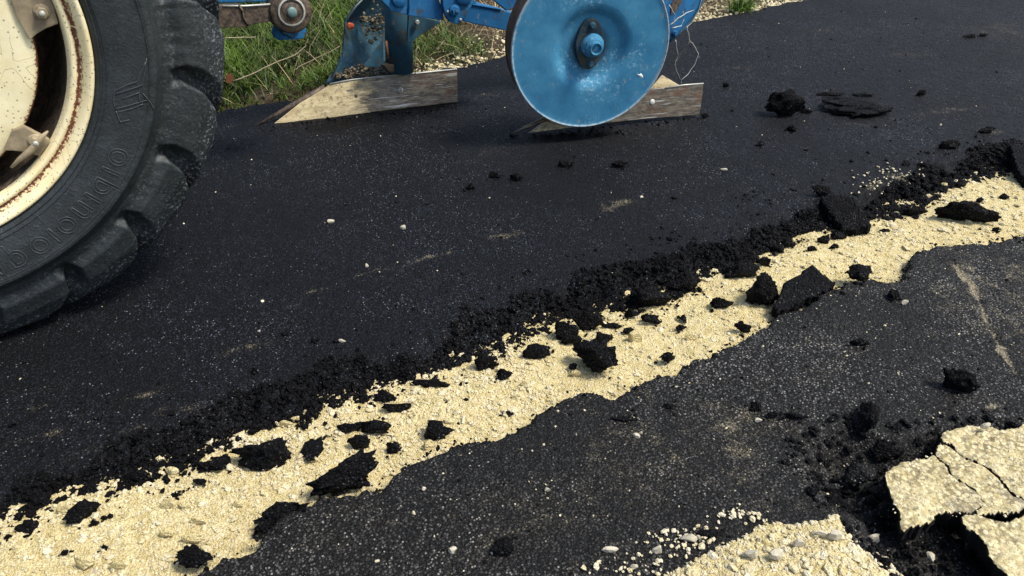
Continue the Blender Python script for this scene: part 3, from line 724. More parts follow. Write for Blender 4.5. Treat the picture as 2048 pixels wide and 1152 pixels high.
# plates: flat tilted pieces of the road layer
def plate_chunk(px, zs, thick, label, seed, group, sub=.006):
    """polygon of pixels, each with its own height"""
    pts = np.array([G(x, y, z) for (x, y), z in zip(px, zs)]); c = pts.mean(0)
    A_ = np.c_[pts[:, :2]-c[:2], np.ones(len(pts))]; co, *_ = np.linalg.lstsq(A_, pts[:, 2], rcond=None)
    xs = np.arange(pts[:, 0].min(), pts[:, 0].max(), sub); ys = np.arange(pts[:, 1].min(), pts[:, 1].max(), sub)
    X, Y = np.meshgrid(xs, ys); d = sdf_poly(X, Y, pts)+.006*fbm(X, Y, 50, 3, seed)
    Z = co[0]*(X-c[0])+co[1]*(Y-c[1])+co[2]+.004*fbm(X, Y, 40, 3, seed+1)
    K = (d > 0).ravel(); nx, ny = len(xs), len(ys); I = np.arange(nx*ny).reshape(ny, nx)
    Fc = np.stack([I[:-1, :-1], I[:-1, 1:], I[1:, 1:], I[1:, :-1]], -1).reshape(-1, 4); Fc = Fc[K[Fc].all(1)]
    used = np.unique(Fc); mp_ = np.zeros(nx*ny, int); mp_[used] = np.arange(len(used))
    V = np.stack([X, Y, Z], -1).reshape(-1, 3)[used]; Fc = mp_[Fc]
    me0 = mesh_np('p', V-c, Fc); bm = bmesh.new(); bm.from_mesh(me0); cur = [e for e in bm.edges if e.is_boundary]
    for k in range(4):
        ret = bmesh.ops.extrude_edge_only(bm, edges=cur); cur = [g for g in ret['geom'] if isinstance(g, bmesh.types.BMEdge)]
        for v in [g for g in ret['geom'] if isinstance(g, bmesh.types.BMVert)]:
            nn = mnoise.noise_vector(v.co*80+Vector((0, 0, k*2))); v.co += Vector((nn.x*.004, nn.y*.004, -thick/4+nn.z*.002))
    bmesh.ops.holes_fill(bm, edges=cur, sides=0)
    me = bm_mesh('asphalt_plate', bm); bpy.data.meshes.remove(me0)
    o = link('asphalt_plate', me, M_CHUNK, None, True); o.location = c
    me.attributes.new('dust', 'FLOAT', 'POINT')
    return tag(o, label, 'asphalt plate', group)
plate_chunk([(1548, 612), (1566, 566), (1624, 530), (1646, 542), (1668, 556), (1674, 570), (1640, 592), (1600, 604), (1556, 626)], [.0, .02, .035, .035, .03, .01, .0, 0, -.01], .03,
            'tilted asphalt slab lifted over the near trench edge, right of the leaning block', 601, gT)
plate_chunk([(1636, 395), (1690, 385), (1720, 405), (1746, 455), (1735, 461), (1690, 460), (1665, 430)], [.02, .045, .035, -.005, -.02, -.02, -.0], .03,
            'big dark plate leaning down from the crumbled edge into the sand', 611, gT)
plate_chunk([(2015, 290), (2030, 282), (2110, 300), (2130, 400), (2060, 375), (2040, 350)], [.03, .045, .04, -.01, -.02, 0], .03,
            'dark plate leaning from the crumbled edge, cut by the right edge of the photo', 621, gT)

gW = 'pale pebbles scattered over the asphalt'
Pb = dict(name='pebble', cat='pebble', mat=M_PEB, rough=.06, sub=2, group=gW)
for px, py, pw, ph, zg, lb in [
    (807, 456, 11, 9, 0, 'white pebble in the middle of the dark road'), (733, 532, 8, 9, 0, 'small white pebble on the road near the long pale scratch'),
    (661, 443, 12, 10, 0, 'yellowish pebble with a black crumb on the road right of the tyre'), (904, 1100, 16, 20, 0, 'white pebble at the bottom left of the old asphalt'),
    (1218, 1100, 30, 13, 0, 'flat elongated pale stone left of the gravel heap'), (1268, 1134, 12, 12, 0, 'round white pebble at the bottom left of the gravel heap'),
    (1747, 1080, 23, 18, -.05, 'whitish stone at the right foot of the gravel heap'), (1861, 1116, 15, 26, -.07, 'upright tan stone in the hole below the pointed slab'),
    (1912, 1128, 20, 9, -.07, 'thin white stone in the dark of the hole'), (1272, 872, 13, 12, 0, 'white pebble left of the dusty stain'),
    (1281, 866, 7, 7, 0, 'tiny white pebble touching the one left of the dusty stain'),
    (1095, 980, 11, 12, 0, 'round white pebble in the middle of the old asphalt'), (1517, 841, 12, 10, 0, 'white pebble right of the dusty stain'), (848, 978, 8, 9, 0, 'white pebble below the near trench edge, left'),
    (1447, 340, 12, 5, 0, 'thin white chip on the road below the second ploughshare'), (1808, 606, 13, 9, 0, 'white pebble beside the upright crumb, right side'),
    (1378, 1078, 26, 18, 0, 'pale stone off the left corner of the gravel heap'), (1398, 1075, 12, 12, 0, 'second pale stone off the corner of the gravel heap'), (1315, 1100, 18, 16, 0, 'pale stone left of the gravel heap rim'),
    (1972, 853, 18, 12, .03, 'white stone on the upper rim of the dusty slabs'), (1599, 1089, 20, 20, 0.02, 'large white stone in the middle of the gravel heap'), (1502, 1110, 24, 20, .02, 'white stone in the left half of the gravel heap'),
    (1553, 1112, 26, 20, .02, 'tan stone in the centre of the gravel heap'), (1672, 1070, 26, 20, .02, 'angular pale stone in the right half of the gravel heap'), (1645, 1068, 24, 12, .02, 'flat pale stone in the right half of the gravel heap'),
    (518, 662, 5, 5, 0, 'tiny white pebble on the road left of the dust smear'), (684, 682, 12, 7, 0, 'white chip on the road above the crumbled edge'), (1283, 395, 6, 5, 0, 'tiny white pebble on the road below the flat clod'), (1020, 68, 16, 6, 0.0, 'thin white chip')][:-1]:
    L(px, py, pw, ph, lb, zg=zg, **Pb)
gY = 'larger cream stones in the trench'
Py = dict(name='stone', cat='stone', mat=M_LIME, rough=.06, sub=3, group=gY)
for px, py, pw, ph, lb in [
    (342, 944, 26, 18, 'pale stone at the crumbled edge, between flat clod and nugget'), (131, 1021, 24, 24, 'rounded cream stone left of the flat crumbly lump'), (385, 1080, 38, 18, 'pale stone above the round lump at the near edge'),
    (172, 1128, 30, 34, 'cracked dark rimmed stone at the bottom left'), (240, 1133, 30, 22, 'cream stone right of the cracked one'), (337, 1068, 30, 18, 'cream stone in the lower left sand, under the pale one'),
    (336, 1008, 26, 22, 'flat cream stone in the lower left sand'), (398, 1044, 28, 16, 'flat stone halfway between the slab and the round lump'), (408, 1044, 14, 12, 'small stone touching the flat stone'),
    (368, 1012, 24, 14, 'angular cream stone right of the flat cream one'), (1272, 676, 24, 20, 'grey cream stone right of the largest lone lump'), (1382, 676, 22, 14, 'greyish stone in the right of the open sand'),
    (1152, 748, 20, 14, 'pale stone at the foot of the largest lone lump'), (856, 892, 22, 18, 'pinkish stone under the craggy lump'), (628, 922, 22, 18, 'cream stone at the tip of the pointed shard'),
    (590, 838, 16, 16, 'pale stone in the crumbled edge above the big broad slab'), (570, 848, 26, 14, 'pale stones wedged in the crumbled edge'), (985, 838, 14, 14, 'cream stone by the near edge in mid trench'),
    (1048, 770, 18, 14, 'pale angular stone below the small cube'), (480, 1010, 22, 16, 'cream stone right of mid in the lower left sand')]:
    L(px, py, pw, ph, lb, zg=ZS-.002, **Py)

# ------------------------------------------------------------------ grass on the verge
def blades(name, roots, length, width, lean, mat, shade, curl=1.0, seg=4, face=None):
    n = len(roots)
    az = rng.uniform(0, 2*math.pi, n) if face is None else face
    dirv = np.stack([np.cos(az), np.sin(az), np.zeros(n)], -1)
    side = np.stack([-np.sin(az), np.cos(az), np.zeros(n)], -1)
    rot = rng.uniform(0, math.pi, n); side = side*np.cos(rot)[:, None]*1.0 + dirv*np.sin(rot)[:, None]
    V = np.empty((n, (seg+1)*2, 3)); al = np.empty((n, (seg+1)*2))
    p = roots.copy(); a = lean.copy()
    for k in range(seg+1):
        t = k/seg; wv = width*(1-t**1.6*.92)
        V[:, 2*k] = p - side*wv[:, None]/2; V[:, 2*k+1] = p + side*wv[:, None]/2; al[:, 2*k:2*k+2] = t
        st = length/seg
        p = p + dirv*(np.sin(a)*st)[:, None] + np.array([0, 0, 1])*(np.cos(a)*st)[:, None]
        a = a + curl*rng.uniform(.1, .5, n)
    Fq = np.array([[2*k, 2*k+1, 2*k+3, 2*k+2] for k in range(seg)])
    Fc = (Fq[None]+(np.arange(n)*(seg+1)*2)[:, None, None]).reshape(-1, 4)
    V[:, :, 2] = np.maximum(V[:, :, 2], roots[:, 2][:, None]-.01)
    me = mesh_np(name, V.reshape(-1, 3), Fc)
    fattr(me, 'shade', np.repeat(shade, (seg+1)*2)); fattr(me, 'along', al.ravel())
    return link(name, me, mat, None, True)
def verge_points(n, xr, yr, dens):
    x = rng.uniform(*xr, n*4); y = rng.uniform(*yr, n*4); k = rng.uniform(0, 1, n*4) < dens(x, y)
    x = x[k][:n]; y = y[k][:n]; z, _ = z_verge(x, y); return np.stack([x, y, z], -1)
gd = lambda x, y: smooth(2.0, 1.3, x + .5*fbm(x, y, 2.2, 3, 701) - .35*(y-3.3))*smooth(3.26, 3.34, y)*np.clip(.75+1.2*fbm(x, y, 5, 3, 703), .1, 1)
r0 = verge_points(70000, (-1.6, 2.6), (3.27, 6.3), gd)
n = len(r0); sh = np.clip(.32+1.6*fbm(r0[:, 0], r0[:, 1], 7, 3, 705)+rng.normal(0, .28, n), 0, 1)**1.3
ln = rng.uniform(.08, .26, n)*np.clip(.8+1.2*fbm(r0[:, 0], r0[:, 1], 3, 2, 707), .35, 1.5)*np.interp(r0[:, 1], [3.3, 3.7], [.55, 1])
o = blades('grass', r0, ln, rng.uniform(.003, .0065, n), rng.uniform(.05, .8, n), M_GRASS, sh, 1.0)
tag(o, 'lush green grass on the verge between tyre and plough', 'grass', kind='stuff')
dd_ = lambda x, y: (.05+.95*smooth(1.0, 1.8, x + .5*fbm(x, y, 2.2, 3, 701)))*smooth(3.36, 3.46, y+.12*fbm(x, y, 4, 2, 731))*np.clip(.7+1.3*fbm(x, y, 4, 3, 713), .05, 1)+.10*smooth(3.3, 3.5, y)
r0 = verge_points(19000, (-1.2, 6.5), (3.3, 6.2), dd_)
n = len(r0); sh = np.clip(.5+1.1*fbm(r0[:, 0], r0[:, 1], 8, 3, 715)+rng.normal(0, .25, n), 0, 1)
o = blades('dry_grass', r0, rng.uniform(.07, .22, n), rng.uniform(.0022, .0048, n), rng.uniform(.5, 1.5, n), M_STRAW, sh, .35)
tag(o, 'matted dry straw coloured grass on the verge behind the plough', 'dry grass', kind='stuff')
# bright green tuft at the road edge, upper right
c = G(1496, 22, 0); n = 160
r0 = np.stack([c[0]+rng.normal(0, .035, n), c[1]+.06+rng.normal(0, .03, n), np.full(n, -.03)], -1)
o = blades('grass_tuft', r0-[c[0], c[1], 0], rng.uniform(.10, .24, n), rng.uniform(.004, .008, n), rng.uniform(.0, .9, n), M_GRASS, rng.uniform(.7, 1, n), 1.0)
o.location = (c[0], c[1], 0)
tag(o, 'bright green grass tuft on the road edge right of the plough', 'grass tuft')
# gravel on the far shoulder
N = 7000
x = rng.uniform(.2, 6.5, N); y = 3.24+np.abs(rng.normal(.0, .10, N)); y = np.where(rng.uniform(0, 1, N) < .25, rng.uniform(3.25, 3.7, N), y)
k = rng.uniform(0, 1, N) < smooth(1.2, 1.8, x+.3*fbm(x, y, 3, 2, 7)) ; x = x[k]; y = y[k]
s_ = np.exp(rng.normal(-5.0, .45, len(x))).clip(.003, .018); z, _ = z_verge(x, y)
o = bulk('shoulder_gravel', np.stack([x, y, np.maximum(z, -.02)+s_*.3], -1), s_, GRAVV, ICO1[1], M_LIME, rng.uniform(0, .9, len(x)))
tag(o, 'cream gravel along the far shoulder of the road', 'gravel', kind='stuff')

# ------------------------------------------------------------------ tubes, plates, lathes
def tube_bm(bm, pts, rad, seg=8):
    pts = [Vector(p) for p in pts]; rings = []
    rads = rad if isinstance(rad, (list, tuple)) else [rad]*len(pts)
    for i, p in enumerate(pts):
        d = (pts[min(i+1, len(pts)-1)]-pts[max(i-1, 0)]).normalized()
        a = d.cross(Vector((0, 0, 1))); a = a.normalized() if a.length > 1e-3 else Vector((1, 0, 0)); b = d.cross(a).normalized()
        rings.append([bm.verts.new(p+(a*math.cos(2*math.pi*k/seg)+b*math.sin(2*math.pi*k/seg))*rads[i]) for k in range(seg)])
    for A_, B_ in zip(rings[:-1], rings[1:]):
        for k in range(seg): bm.faces.new((A_[k], A_[(k+1) % seg], B_[(k+1) % seg], B_[k]))
    bm.faces.new(rings[0][::-1]); bm.faces.new(rings[-1])
def tube(name, pts, rad, mat, parent=None, seg=8):
    bm = bmesh.new(); tube_bm(bm, pts, rad, seg); return link(name, bm_mesh(name, bm), mat, parent, True)
def stalk(pts, rad, mat, label, cat='straw', name='straw_stalk', group=None):
    pts = np.array(pts); c = pts[0].copy()
    # smooth a little
    P2 = [pts[0]]
    for a, b in zip(pts[:-1], pts[1:]):
        for t in (.33, .66, 1): P2.append(a+(b-a)*t+rng.normal(0, .0015, 3)*(t < 1))
    P2 = np.array(P2)-c
    o = tube(name, P2, [rad*(1-.5*i/len(P2)) for i in range(len(P2))], mat, None, 6); o.location = c
    return tag(o, label, cat, group)
def plate(name, pts3, thick, back, mat, parent, bev=.003):
    """flat plate: outline points in space, extruded along 'back'"""
    bm = bmesh.new(); vs = [bm.verts.new(Vector(p)) for p in pts3]; f = bm.faces.new(vs)
    ret = bmesh.ops.extrude_face_region(bm, geom=[f]); nv = [g for g in ret['geom'] if isinstance(g, bmesh.types.BMVert)]
    bmesh.ops.translate(bm, verts=nv, vec=Vector(back).normalized()*thick)
    bmesh.ops.recalc_face_normals(bm, faces=bm.faces)
    if bev:
        es = [e for e in bm.edges if e.calc_face_angle(0) > .5]
        bmesh.ops.bevel(bm, geom=es, offset=bev, segments=2, profile=.6, affect='EDGES')
    ngs = [f for f in bm.faces if len(f.verts) > 4]; bmesh.ops.triangulate(bm, faces=ngs)
    me = bm_mesh(name, bm)
    return link(name, me, mat, parent, False)
def lathe_mesh(name, prof, N, matx, attrs=(), close=False, jitter=None):
    """prof list of (radius, axial, attr...) about local axis; matx 4x4 maps local (x,y=axis,z) to world"""
    prof = np.array(prof, float); m_ = len(prof); th = np.linspace(0, 2*math.pi, N, endpoint=False)
    Rr = np.repeat(prof[None, :, 0], N, 0); Y = np.repeat(prof[None, :, 1], N, 0); TH = np.repeat(th[:, None], m_, 1)
    if jitter: Rr, Y = jitter(Rr, Y, TH)
    V = np.stack([Rr*np.cos(TH), Y, Rr*np.sin(TH)], -1).reshape(-1, 3)
    I = np.arange(N*m_).reshape(N, m_); J = np.roll(I, -1, 0)
    Fc = np.stack([I[:, :-1], I[:, 1:], J[:, 1:], J[:, :-1]], -1).reshape(-1, 4)
    V = V@np.array(matx)[:3, :3].T + np.array(matx)[:3, 3]
    me = mesh_np(name, V, Fc)
    for k, a in enumerate(attrs): fattr(me, a, np.repeat(prof[None, :, 2+k], N, 0).ravel())
    return me
def disc_part(name, c, axis, rad, thick, mat, parent, seg=28, hole=0, bev=.002, rot=0):
    """short cylinder (or ring) whose front face is at c, facing 'axis'"""
    a = Vector(axis).normalized(); q = Vector((0, -1, 0)).rotation_difference(a).to_matrix()
    pr = [(hole, 0.0), (rad-bev, 0.0), (rad, bev), (rad, thick)]
    pr += [(hole, thick)] if not hole else [(hole, thick), (hole, 0)]
    if not hole: pr[0] = (1e-4, 0.0); pr[-1] = (1e-4, thick)
    M4 = Matrix.Translation(Vector(c)) @ q.to_4x4() @ Matrix.Rotation(rot, 4, 'Y')
    me = lathe_mesh(name, pr, seg, M4)
    return link(name, me, mat, parent, seg > 8)
def nut(name, c, axis, rad, thick, mat, parent, rot=0): return disc_part(name, c, axis, rad, thick, mat, parent, 6, 0, .001, rot)

# ------------------------------------------------------------------ tractor
WX, WY, WR = -.3745, 1.9264, .7525
tr = empty('tractor', (WX, WY+.8, 0), 'old tractor with cream rims, its muddy rear tyre standing on the fresh asphalt', 'tractor')
MW = Matrix.Translation((WX, WY, WR))
NL = 20
def tyre_jit(Rr, Y, TH):
    # local angle measured like atan2(z,x); lugs on the near side and, offset, on the far side
    tt = Y/.40
    top = Rr > .60
    deg = np.degrees(TH)
    near = np.clip(1-(Y+.03)/.22, 0, 1)
    sweep = 24*np.clip((Y+.02)/.2, 0, 1.15)
    ph_n = ((deg+3+9 + sweep) % (360/NL))/(360/NL)-.5          # 0 = centre of a lug
    far_ = (Y > .185)
    sweep2 = 24*np.clip((.40-Y)/.2, 0, 1.15)
    ph_f = ((deg+12+9 + sweep2) % (360/NL))/(360/NL)-.5
    ph = np.where(far_, ph_f, ph_n)
    wid = .40-.14*np.clip(np.where(far_, (.40-Y), (Y+.02))/.2, 0, 1)
    lug = smooth(wid+.065, wid-.02, np.abs(ph))
    nz = fbm(TH*3, Y*9, 3.1, 4, 811); nz2 = fbm(TH*30, Y*60, 1.3, 3, 813)
    depth = .038
    R2 = Rr.copy(); Y2 = Y.copy()
    dr = smooth(.60, .70, Rr)
    R2 -= dr*depth*(1-lug)
    R2 += dr*lug*(.005*nz+.0015*nz2)
    # shoulder: the flanks between lugs are hollowed inward
    shl = smooth(.60, .655, Rr)*smooth(.755, .70, Rr)*(Y < .1)
    Y2 += shl*(1-lug)*.032*smooth(.10, .0, Y)
    Y2 += smooth(.58, .62, Rr)*(Y < .1)*.0012*nz2
    return R2, Y2
prof = []
def seg_(a, b, n, w0, w1):
    for k in range(n): t = k/n; prof.append((a[0]+(b[0]-a[0])*t, a[1]+(b[1]-a[1])*t, w0+(w1-w0)*t))
ctl = [((.43, .035), .0, 2), ((.447, .010), .0, 3), ((.456, -.004), .0, 3), ((.470, -.013), .0, 6), ((.510, -.024), .0, 6), ((.556, -.028), .0, 4), ((.566, -.031), .0, 3), ((.574, -.0305), .0, 3), ((.583, -.016), .05, 4),
       ((.597, -.002), .1, 6), ((.618, .002), .2, 6), ((.645, -.006), .05, 8), ((.690, .006), .20, 12), ((.730, .032), .75, 10), ((.748, .060), 1.0, 6), ((.7525, .085), 1.0, 16), ((.757, .20), 1.0, 16), ((.7525, .315), 1.0, 8), ((.735, .36), 1.0, 8), ((.66, .40), .3, 8), ((.56, .42), 0, 6), ((.47, .40), 0, 3), ((.43, .36), 0, 1)]
for (a, wa, na), (b, wb, nb_) in zip(ctl[:-1], ctl[1:]): seg_(a, b, na, wa, wb)
prof.append((.43, .36, 0))
me = lathe_mesh('tyre', prof, 1080, MW, ('wear',), jitter=tyre_jit)
tyre = link('tyre', me, M_TYRE, tr, True)
# star shaped split and thin moulded rings on the sidewall
for rr, yy, rad in ((.463, -.0098, .0016), (.473, -.0150, .0010), (.560, -.0295, .0012)):
    N_ = 200; pr = [(rr+rad*math.cos(a), yy-rad*math.sin(a)*1.2) for a in np.linspace(math.pi, 0, 5)]
    link('moulded_ring', lathe_mesh('moulded_ring', pr, N_, MW), M_TYRE, tyre, True)

# embossed outline lettering, wrapped on the sidewall
def wall_y(rr):
    P_ = sorted([(p[0], p[1]) for p in prof if p[1] < .02 and p[0] < .63]); a = np.array(P_); return np.interp(rr, a[:, 0], a[:, 1])
def emboss(body, ang0, r0, size, spacing, bevel, name='lettering', squash=1.0, inward=True, track=1.0):
    """text whose letter tops point to the wheel centre, running from ang0 (degrees) anticlockwise in the photo"""
    cu = bpy.data.curves.new('t', 'FONT'); cu.body = body; cu.size = size; cu.space_character = track
    cu.fill_mode = 'NONE' if bevel > 0 else 'BOTH'; cu.bevel_depth = abs(bevel); cu.bevel_resolution = 1
    ob = bpy.data.objects.new('t', cu); COL.objects.link(ob); bpy.context.view_layer.update()
    dg = bpy.context.evaluated_depsgraph_get(); me = bpy.data.meshes.new_from_object(ob.evaluated_get(dg)); bpy.data.objects.remove(ob)
    n = len(me.vertices); co = np.empty(n*3, np.float32); me.vertices.foreach_get('co', co); co = co.reshape(-1, 3)
    th = np.radians(ang0)+co[:, 0]/r0; rr = r0-(co[:, 1]*squash if inward else -co[:, 1])
    yy = wall_y(rr)-co[:, 2]*.9-.0006
    V = np.stack([WX+rr*np.cos(th), WY+yy, WR+rr*np.sin(th)], -1).astype(np.float32)
    me.vertices.foreach_set('co', V.ravel()); me.update()
    return link(name, me, M_LETT, tyre, True)
for k_, t_ in enumerate('uboıouıqıo'): emboss(t_, -82+[0, 6.1, 12.2, 18.0, 20.6, 26.4, 32.0, 34.6, 40.6, 43.4][k_], .548, .088, 1, .0011)
[emboss(t_, a_, .492, .030, 1, .0007) for t_, a_ in (('R', -66), ('1', -63), ('6', -57), ('P', -54), ('R', -51.5))]
emboss('TUBELESS', -40, .490, .020, 1, .0006, track=1.6) if False else None
# arrow-like moulded logo: a pointed hooked shape drawn with raised ridges
def ridge(pts, rad=.0015):
    P3 = []
    for x, y in pts:
        p = T(x, y, (WX, WY-.02, WR), (0, 1, 0)); rr = math.hypot(p[0]-WX, p[2]-WR); th = math.atan2(p[2]-WR, p[0]-WX)
        P3.append((WX+rr*math.cos(th), WY+float(wall_y(rr))-.0008, WR+rr*math.sin(th)))
    P4 = [P3[0]]
    for a, b in zip(P3[:-1], P3[1:]):
        for k in (1, 2, 3, 4): P4.append(tuple(np.array(a)+(np.array(b)-np.array(a))*k/4))
    tube('moulded_logo', P4, rad, M_LETT, tyre, 5)
ridge([(292, 115), (288, 145), (283, 168), (275, 172), (252, 180), (230, 188)])
ridge([(290, 122), (278, 150), (273, 162), (255, 168), (230, 182), (227, 200), (230, 218), (250, 212), (280, 202), (293, 198)])
ridge([(245, 197), (278, 183), (278, 203)])
ridge([(285, 185), (300, 203), (305, 215)])
ridge([(233, 225), (262, 216), (285, 206)])
ridge([(232, 222), (240, 243), (258, 238)])

barrel_prof = [(.30, .26), (.372, .255), (.392, .20), (.398, .10), (.400, .046)]
link('rim_barrel', lathe_mesh('rim_barrel', barrel_prof, 160, MW), M_IRON, tr, True)  # dark material paints the black shade inside the wheel opening
rim_prof = [(.400, .046, .15), (.404, .024, .35), (.408, .018, .2), (.414, .017, .25), (.418, .021, .55), (.421, .024, .75), (.426, .022, .6), (.429, .014, .5),
            (.434, .004, .22), (.440, -.004, .15), (.446, -.007, .2), (.450, -.003, .35), (.451, .006, .5), (.446, .012, .6)]
rim = link('rim', lathe_mesh('rim', rim_prof, 240, MW, ('wear',)), M_RIM, tr, True)
cen_prof = [(.0002, .03, .1), (.10, .03, .1), (.12, .045, .2), (.20, .05, .1), (.22, .052, .05), (.30, .042, .0), (.33, .044, .15), (.341, .048, .6), (.345, .054, .9), (.344, .075, .6), (.33, .085, .4), (.0002, .10, .3)]
cen = link('wheel_centre', lathe_mesh('wheel_centre', cen_prof, 200, MW, ('wear',), jitter=lambda a, b, c: (a, b+.0014*fbm(a*np.cos(c)*9, a*np.sin(c)*9, 2, 3, 5))), M_CENTRE, tr, True)
# drum of the brake housing, darkened to paint the shade behind the openings
dr_prof = [(.0002, .17, 0), (.33, .17, 0), (.37, .20, 0), (.372, .30, 0)]
link('drum', lathe_mesh('drum', dr_prof, 60, MW), M_IRON, tr, True)
def bracket(ang, flip=1, k2=1):
    # lug plate between wheel centre and rim, with a bolt on it
    a = R(ang); ca, sa = math.cos(a), math.sin(a)
    def pt(rr, da, y): t = a+R(da); return (WX+rr*math.cos(t), WY+y, WR+rr*math.sin(t))
    out = [pt(.335, -9*flip, .034), pt(.352, -7.0*flip, .034), pt(.372, -5.4*flip, .034), pt(.398, -4.4*flip, .034), pt(.401, 1, .034), pt(.401, 6*k2, .034), pt(.398, 10*k2, .034), pt(.34, 14*k2, .034), pt(.325, 0, .034)]
    if flip < 0: out = out[::-1]
    b = plate('rim_bracket', out, .016, (0, 1, 0), M_BRKT, tr, .003)
    c = pt(.374, 0, .034)
    w_ = disc_part('washer', (c[0], c[1]-.003, c[2]), (0, -1, 0), .017, .003, M_BRKT, b, 20)
    n_ = nut('nut', (c[0], c[1]-.016, c[2]), (0, -1, 0), .0125, .014, M_BRKT, b, .3)
    disc_part('bolt_end', (c[0], c[1]-.022, c[2]), (0, -1, 0), .0062, .010, M_EDGE, b, 12)
for k in range(8): bracket(3.2 - 46.5*k if k < 2 else 3.2-46.5*k+1.5*k, 1, .25 if k == 1 else 1)
# bent clip at the second bracket
tube('clip', [T(x, y, (WX, WY+.02, WR), (0, 1, 0)) for x, y in ((22, 335), (40, 318), (62, 300), (86, 272), (96, 262))], [.003, .006, .008, .006, .002], M_BRKT, tr)

# the rest of the tractor: axle, second wheel, body, mudguard, drawbar arm (above and beyond the frame)
def box(name, lo, hi, mat, parent, bev=.01):
    bm = bmesh.new(); bmesh.ops.create_cube(bm, size=1)
    lo = np.array(lo); hi = np.array(hi)
    for v in bm.verts: v.co = Vector((lo+hi)/2+np.array(v.co)*(hi-lo))
    bmesh.ops.bevel(bm, geom=list(bm.edges), offset=bev, segments=2, affect='EDGES')
    return link(name, bm_mesh(name, bm), mat, parent, False)
MW2 = Matrix.Translation((WX, WY+1.65, WR))
MW2f = MW2 @ Matrix.Scale(-1, 4, (0, 1, 0))
link('tyre', lathe_mesh('tyre', prof[::2], 240, MW2f, ('wear',), jitter=tyre_jit), M_TYRE, tr, True)
link('rim', lathe_mesh('rim', rim_prof+[(.1, .24, .2)][:0], 80, MW2f, ('wear',)), M_RIM, tr, True)
tube('axle', [(WX, WY+.2, WR), (WX, WY+.5, WR), (WX, WY+.8, WR), (WX, WY+1.1, WR), (WX, WY+1.45, WR)], [.08, .1, .17, .1, .08], M_IRON, tr, 16)
box('gearbox', (WX-.9, WY+.62, .50), (WX+.22, WY+1.02, 1.05), M_BLUED, tr, .03)
box('engine_hood', (WX-2.6, WY+.58, .75), (WX-.9, WY+1.06, 1.45), M_BLUE, tr, .05)
gp = []
for k in range(15):
    a = R(20+k*10); gp.append((WX+.84*math.cos(a), WR+.84*math.sin(a)))
bm = bmesh.new(); ra = [bm.verts.new((x, WY+.02, z)) for x, z in gp]; rb = [bm.verts.new((x, WY+.46, z)) for x, z in gp]
for k in range(14): bm.faces.new((ra[k], ra[k+1], rb[k+1], rb[k]))
rb2 = [bm.verts.new((x, WY+.46, 1.0)) for x, z in gp]
for k in range(14): bm.faces.new((rb[k], rb[k+1], rb2[k+1], rb2[k]))
mg = link('mudguard', bm_mesh('mudguard', bm), M_BLUE, tr, True); md = mg.modifiers.new('t', 'SOLIDIFY'); md.thickness = .006
box('seat', (WX-.35, WY+.65, 1.25), (WX+.1, WY+1.0, 1.33), M_IRON, tr, .03)
box('front_axle', (WX-2.3, WY+.25, .38), (WX-2.15, WY+1.4, .50), M_IRON, tr, .02)
for yy in (WY+.1, WY+1.4):
    fp = [(.20, .0), (.24, -.01), (.36, -.02), (.385, .02), (.385, .12), (.36, .16), (.24, .15), (.20, .14)]
    link('front_tyre', lathe_mesh('front_tyre', fp, 48, Matrix.Translation((WX-2.22, yy, .385))), M_TYRE, tr, True)
    link('front_rim', lathe_mesh('front_rim', [(.001, .06), (.15, .05), (.20, .0), (.21, .005)], 48, Matrix.Translation((WX-2.22, yy, .385))), M_RIM, tr, True)

# ------------------------------------------------------------------ lower link arm (tractor) and plough
PLN = (0.0, 1.0, 0.0)
AY = 2.62
def PT(px, y0=AY, n=PLN, p0=None):
    p0 = (0, y0, 0) if p0 is None else p0
    return [T(x, y, p0, n) for x, y in px]
arm = plate('lower_link', PT([(330, 10), (445, 11), (480, 10), (488, 14), (548, 9), (565, 12), (565, 40), (548, 43), (500, 50), (494, 56), (486, 55), (330, 58)]), .03, (0, 1, 0), M_IRON, tr, .004)
tube('weld_bead', PT([(478, 10), (485, 22), (486, 34), (492, 44), (497, 51)], AY-.003), .004, M_IRON, arm, 6)
tube('forged_edge', PT([(445, 12), (490, 12), (550, 8)], AY-.001), .0035, M_EDGE, arm, 6)
bc = T(583, 24, (0, AY-.012, 0), PLN)
disc_part('ball_socket', bc, (0, -1, 0), .072, .055, M_IRON, arm, 36, .030, .006)
disc_part('locking_ring', bc+[0, -.004, 0], (0, -1, 0), .047, .006, M_EDGE, arm, 36, .041, .001)
disc_part('ball', bc+[0, -.003, 0], (0, -1, 0), .036, .04, M_IRON, arm, 30, 0, .008)
pl_c = G(1100, 200, 0)
pg = empty('plough', (1.4, 2.7, 0), 'two furrow blue plough resting on the asphalt behind the tractor', 'plough')
pin = disc_part('hitch_pin', bc+[0, -.012, 0], (0, -1, 0), .017, .12, M_PIN, pg, 20, 0, .003)
# bracket under the ball
brk = plate('hitch_bracket', PT([(545, 66), (549, 52), (560, 46), (585, 46), (600, 30), (606, -20), (614, -20), (612, 50), (613, 66), (606, 78), (558, 81), (549, 76)], AY+.075), .02, (0, 1, 0), M_BLUE, pg, .004)
tube('weld_bead', PT([(560, 55), (566, 66), (577, 70), (583, 74), (590, 68), (597, 60), (599, 48)], AY+.072), .005, M_BLUED, brk, 6)
plate('hitch_crossbar', PT([(400, -40), (560, -40), (560, 3), (470, 6), (400, 6)], AY+.10), .05, (0, 1, 0), M_BLUE, pg, .004)

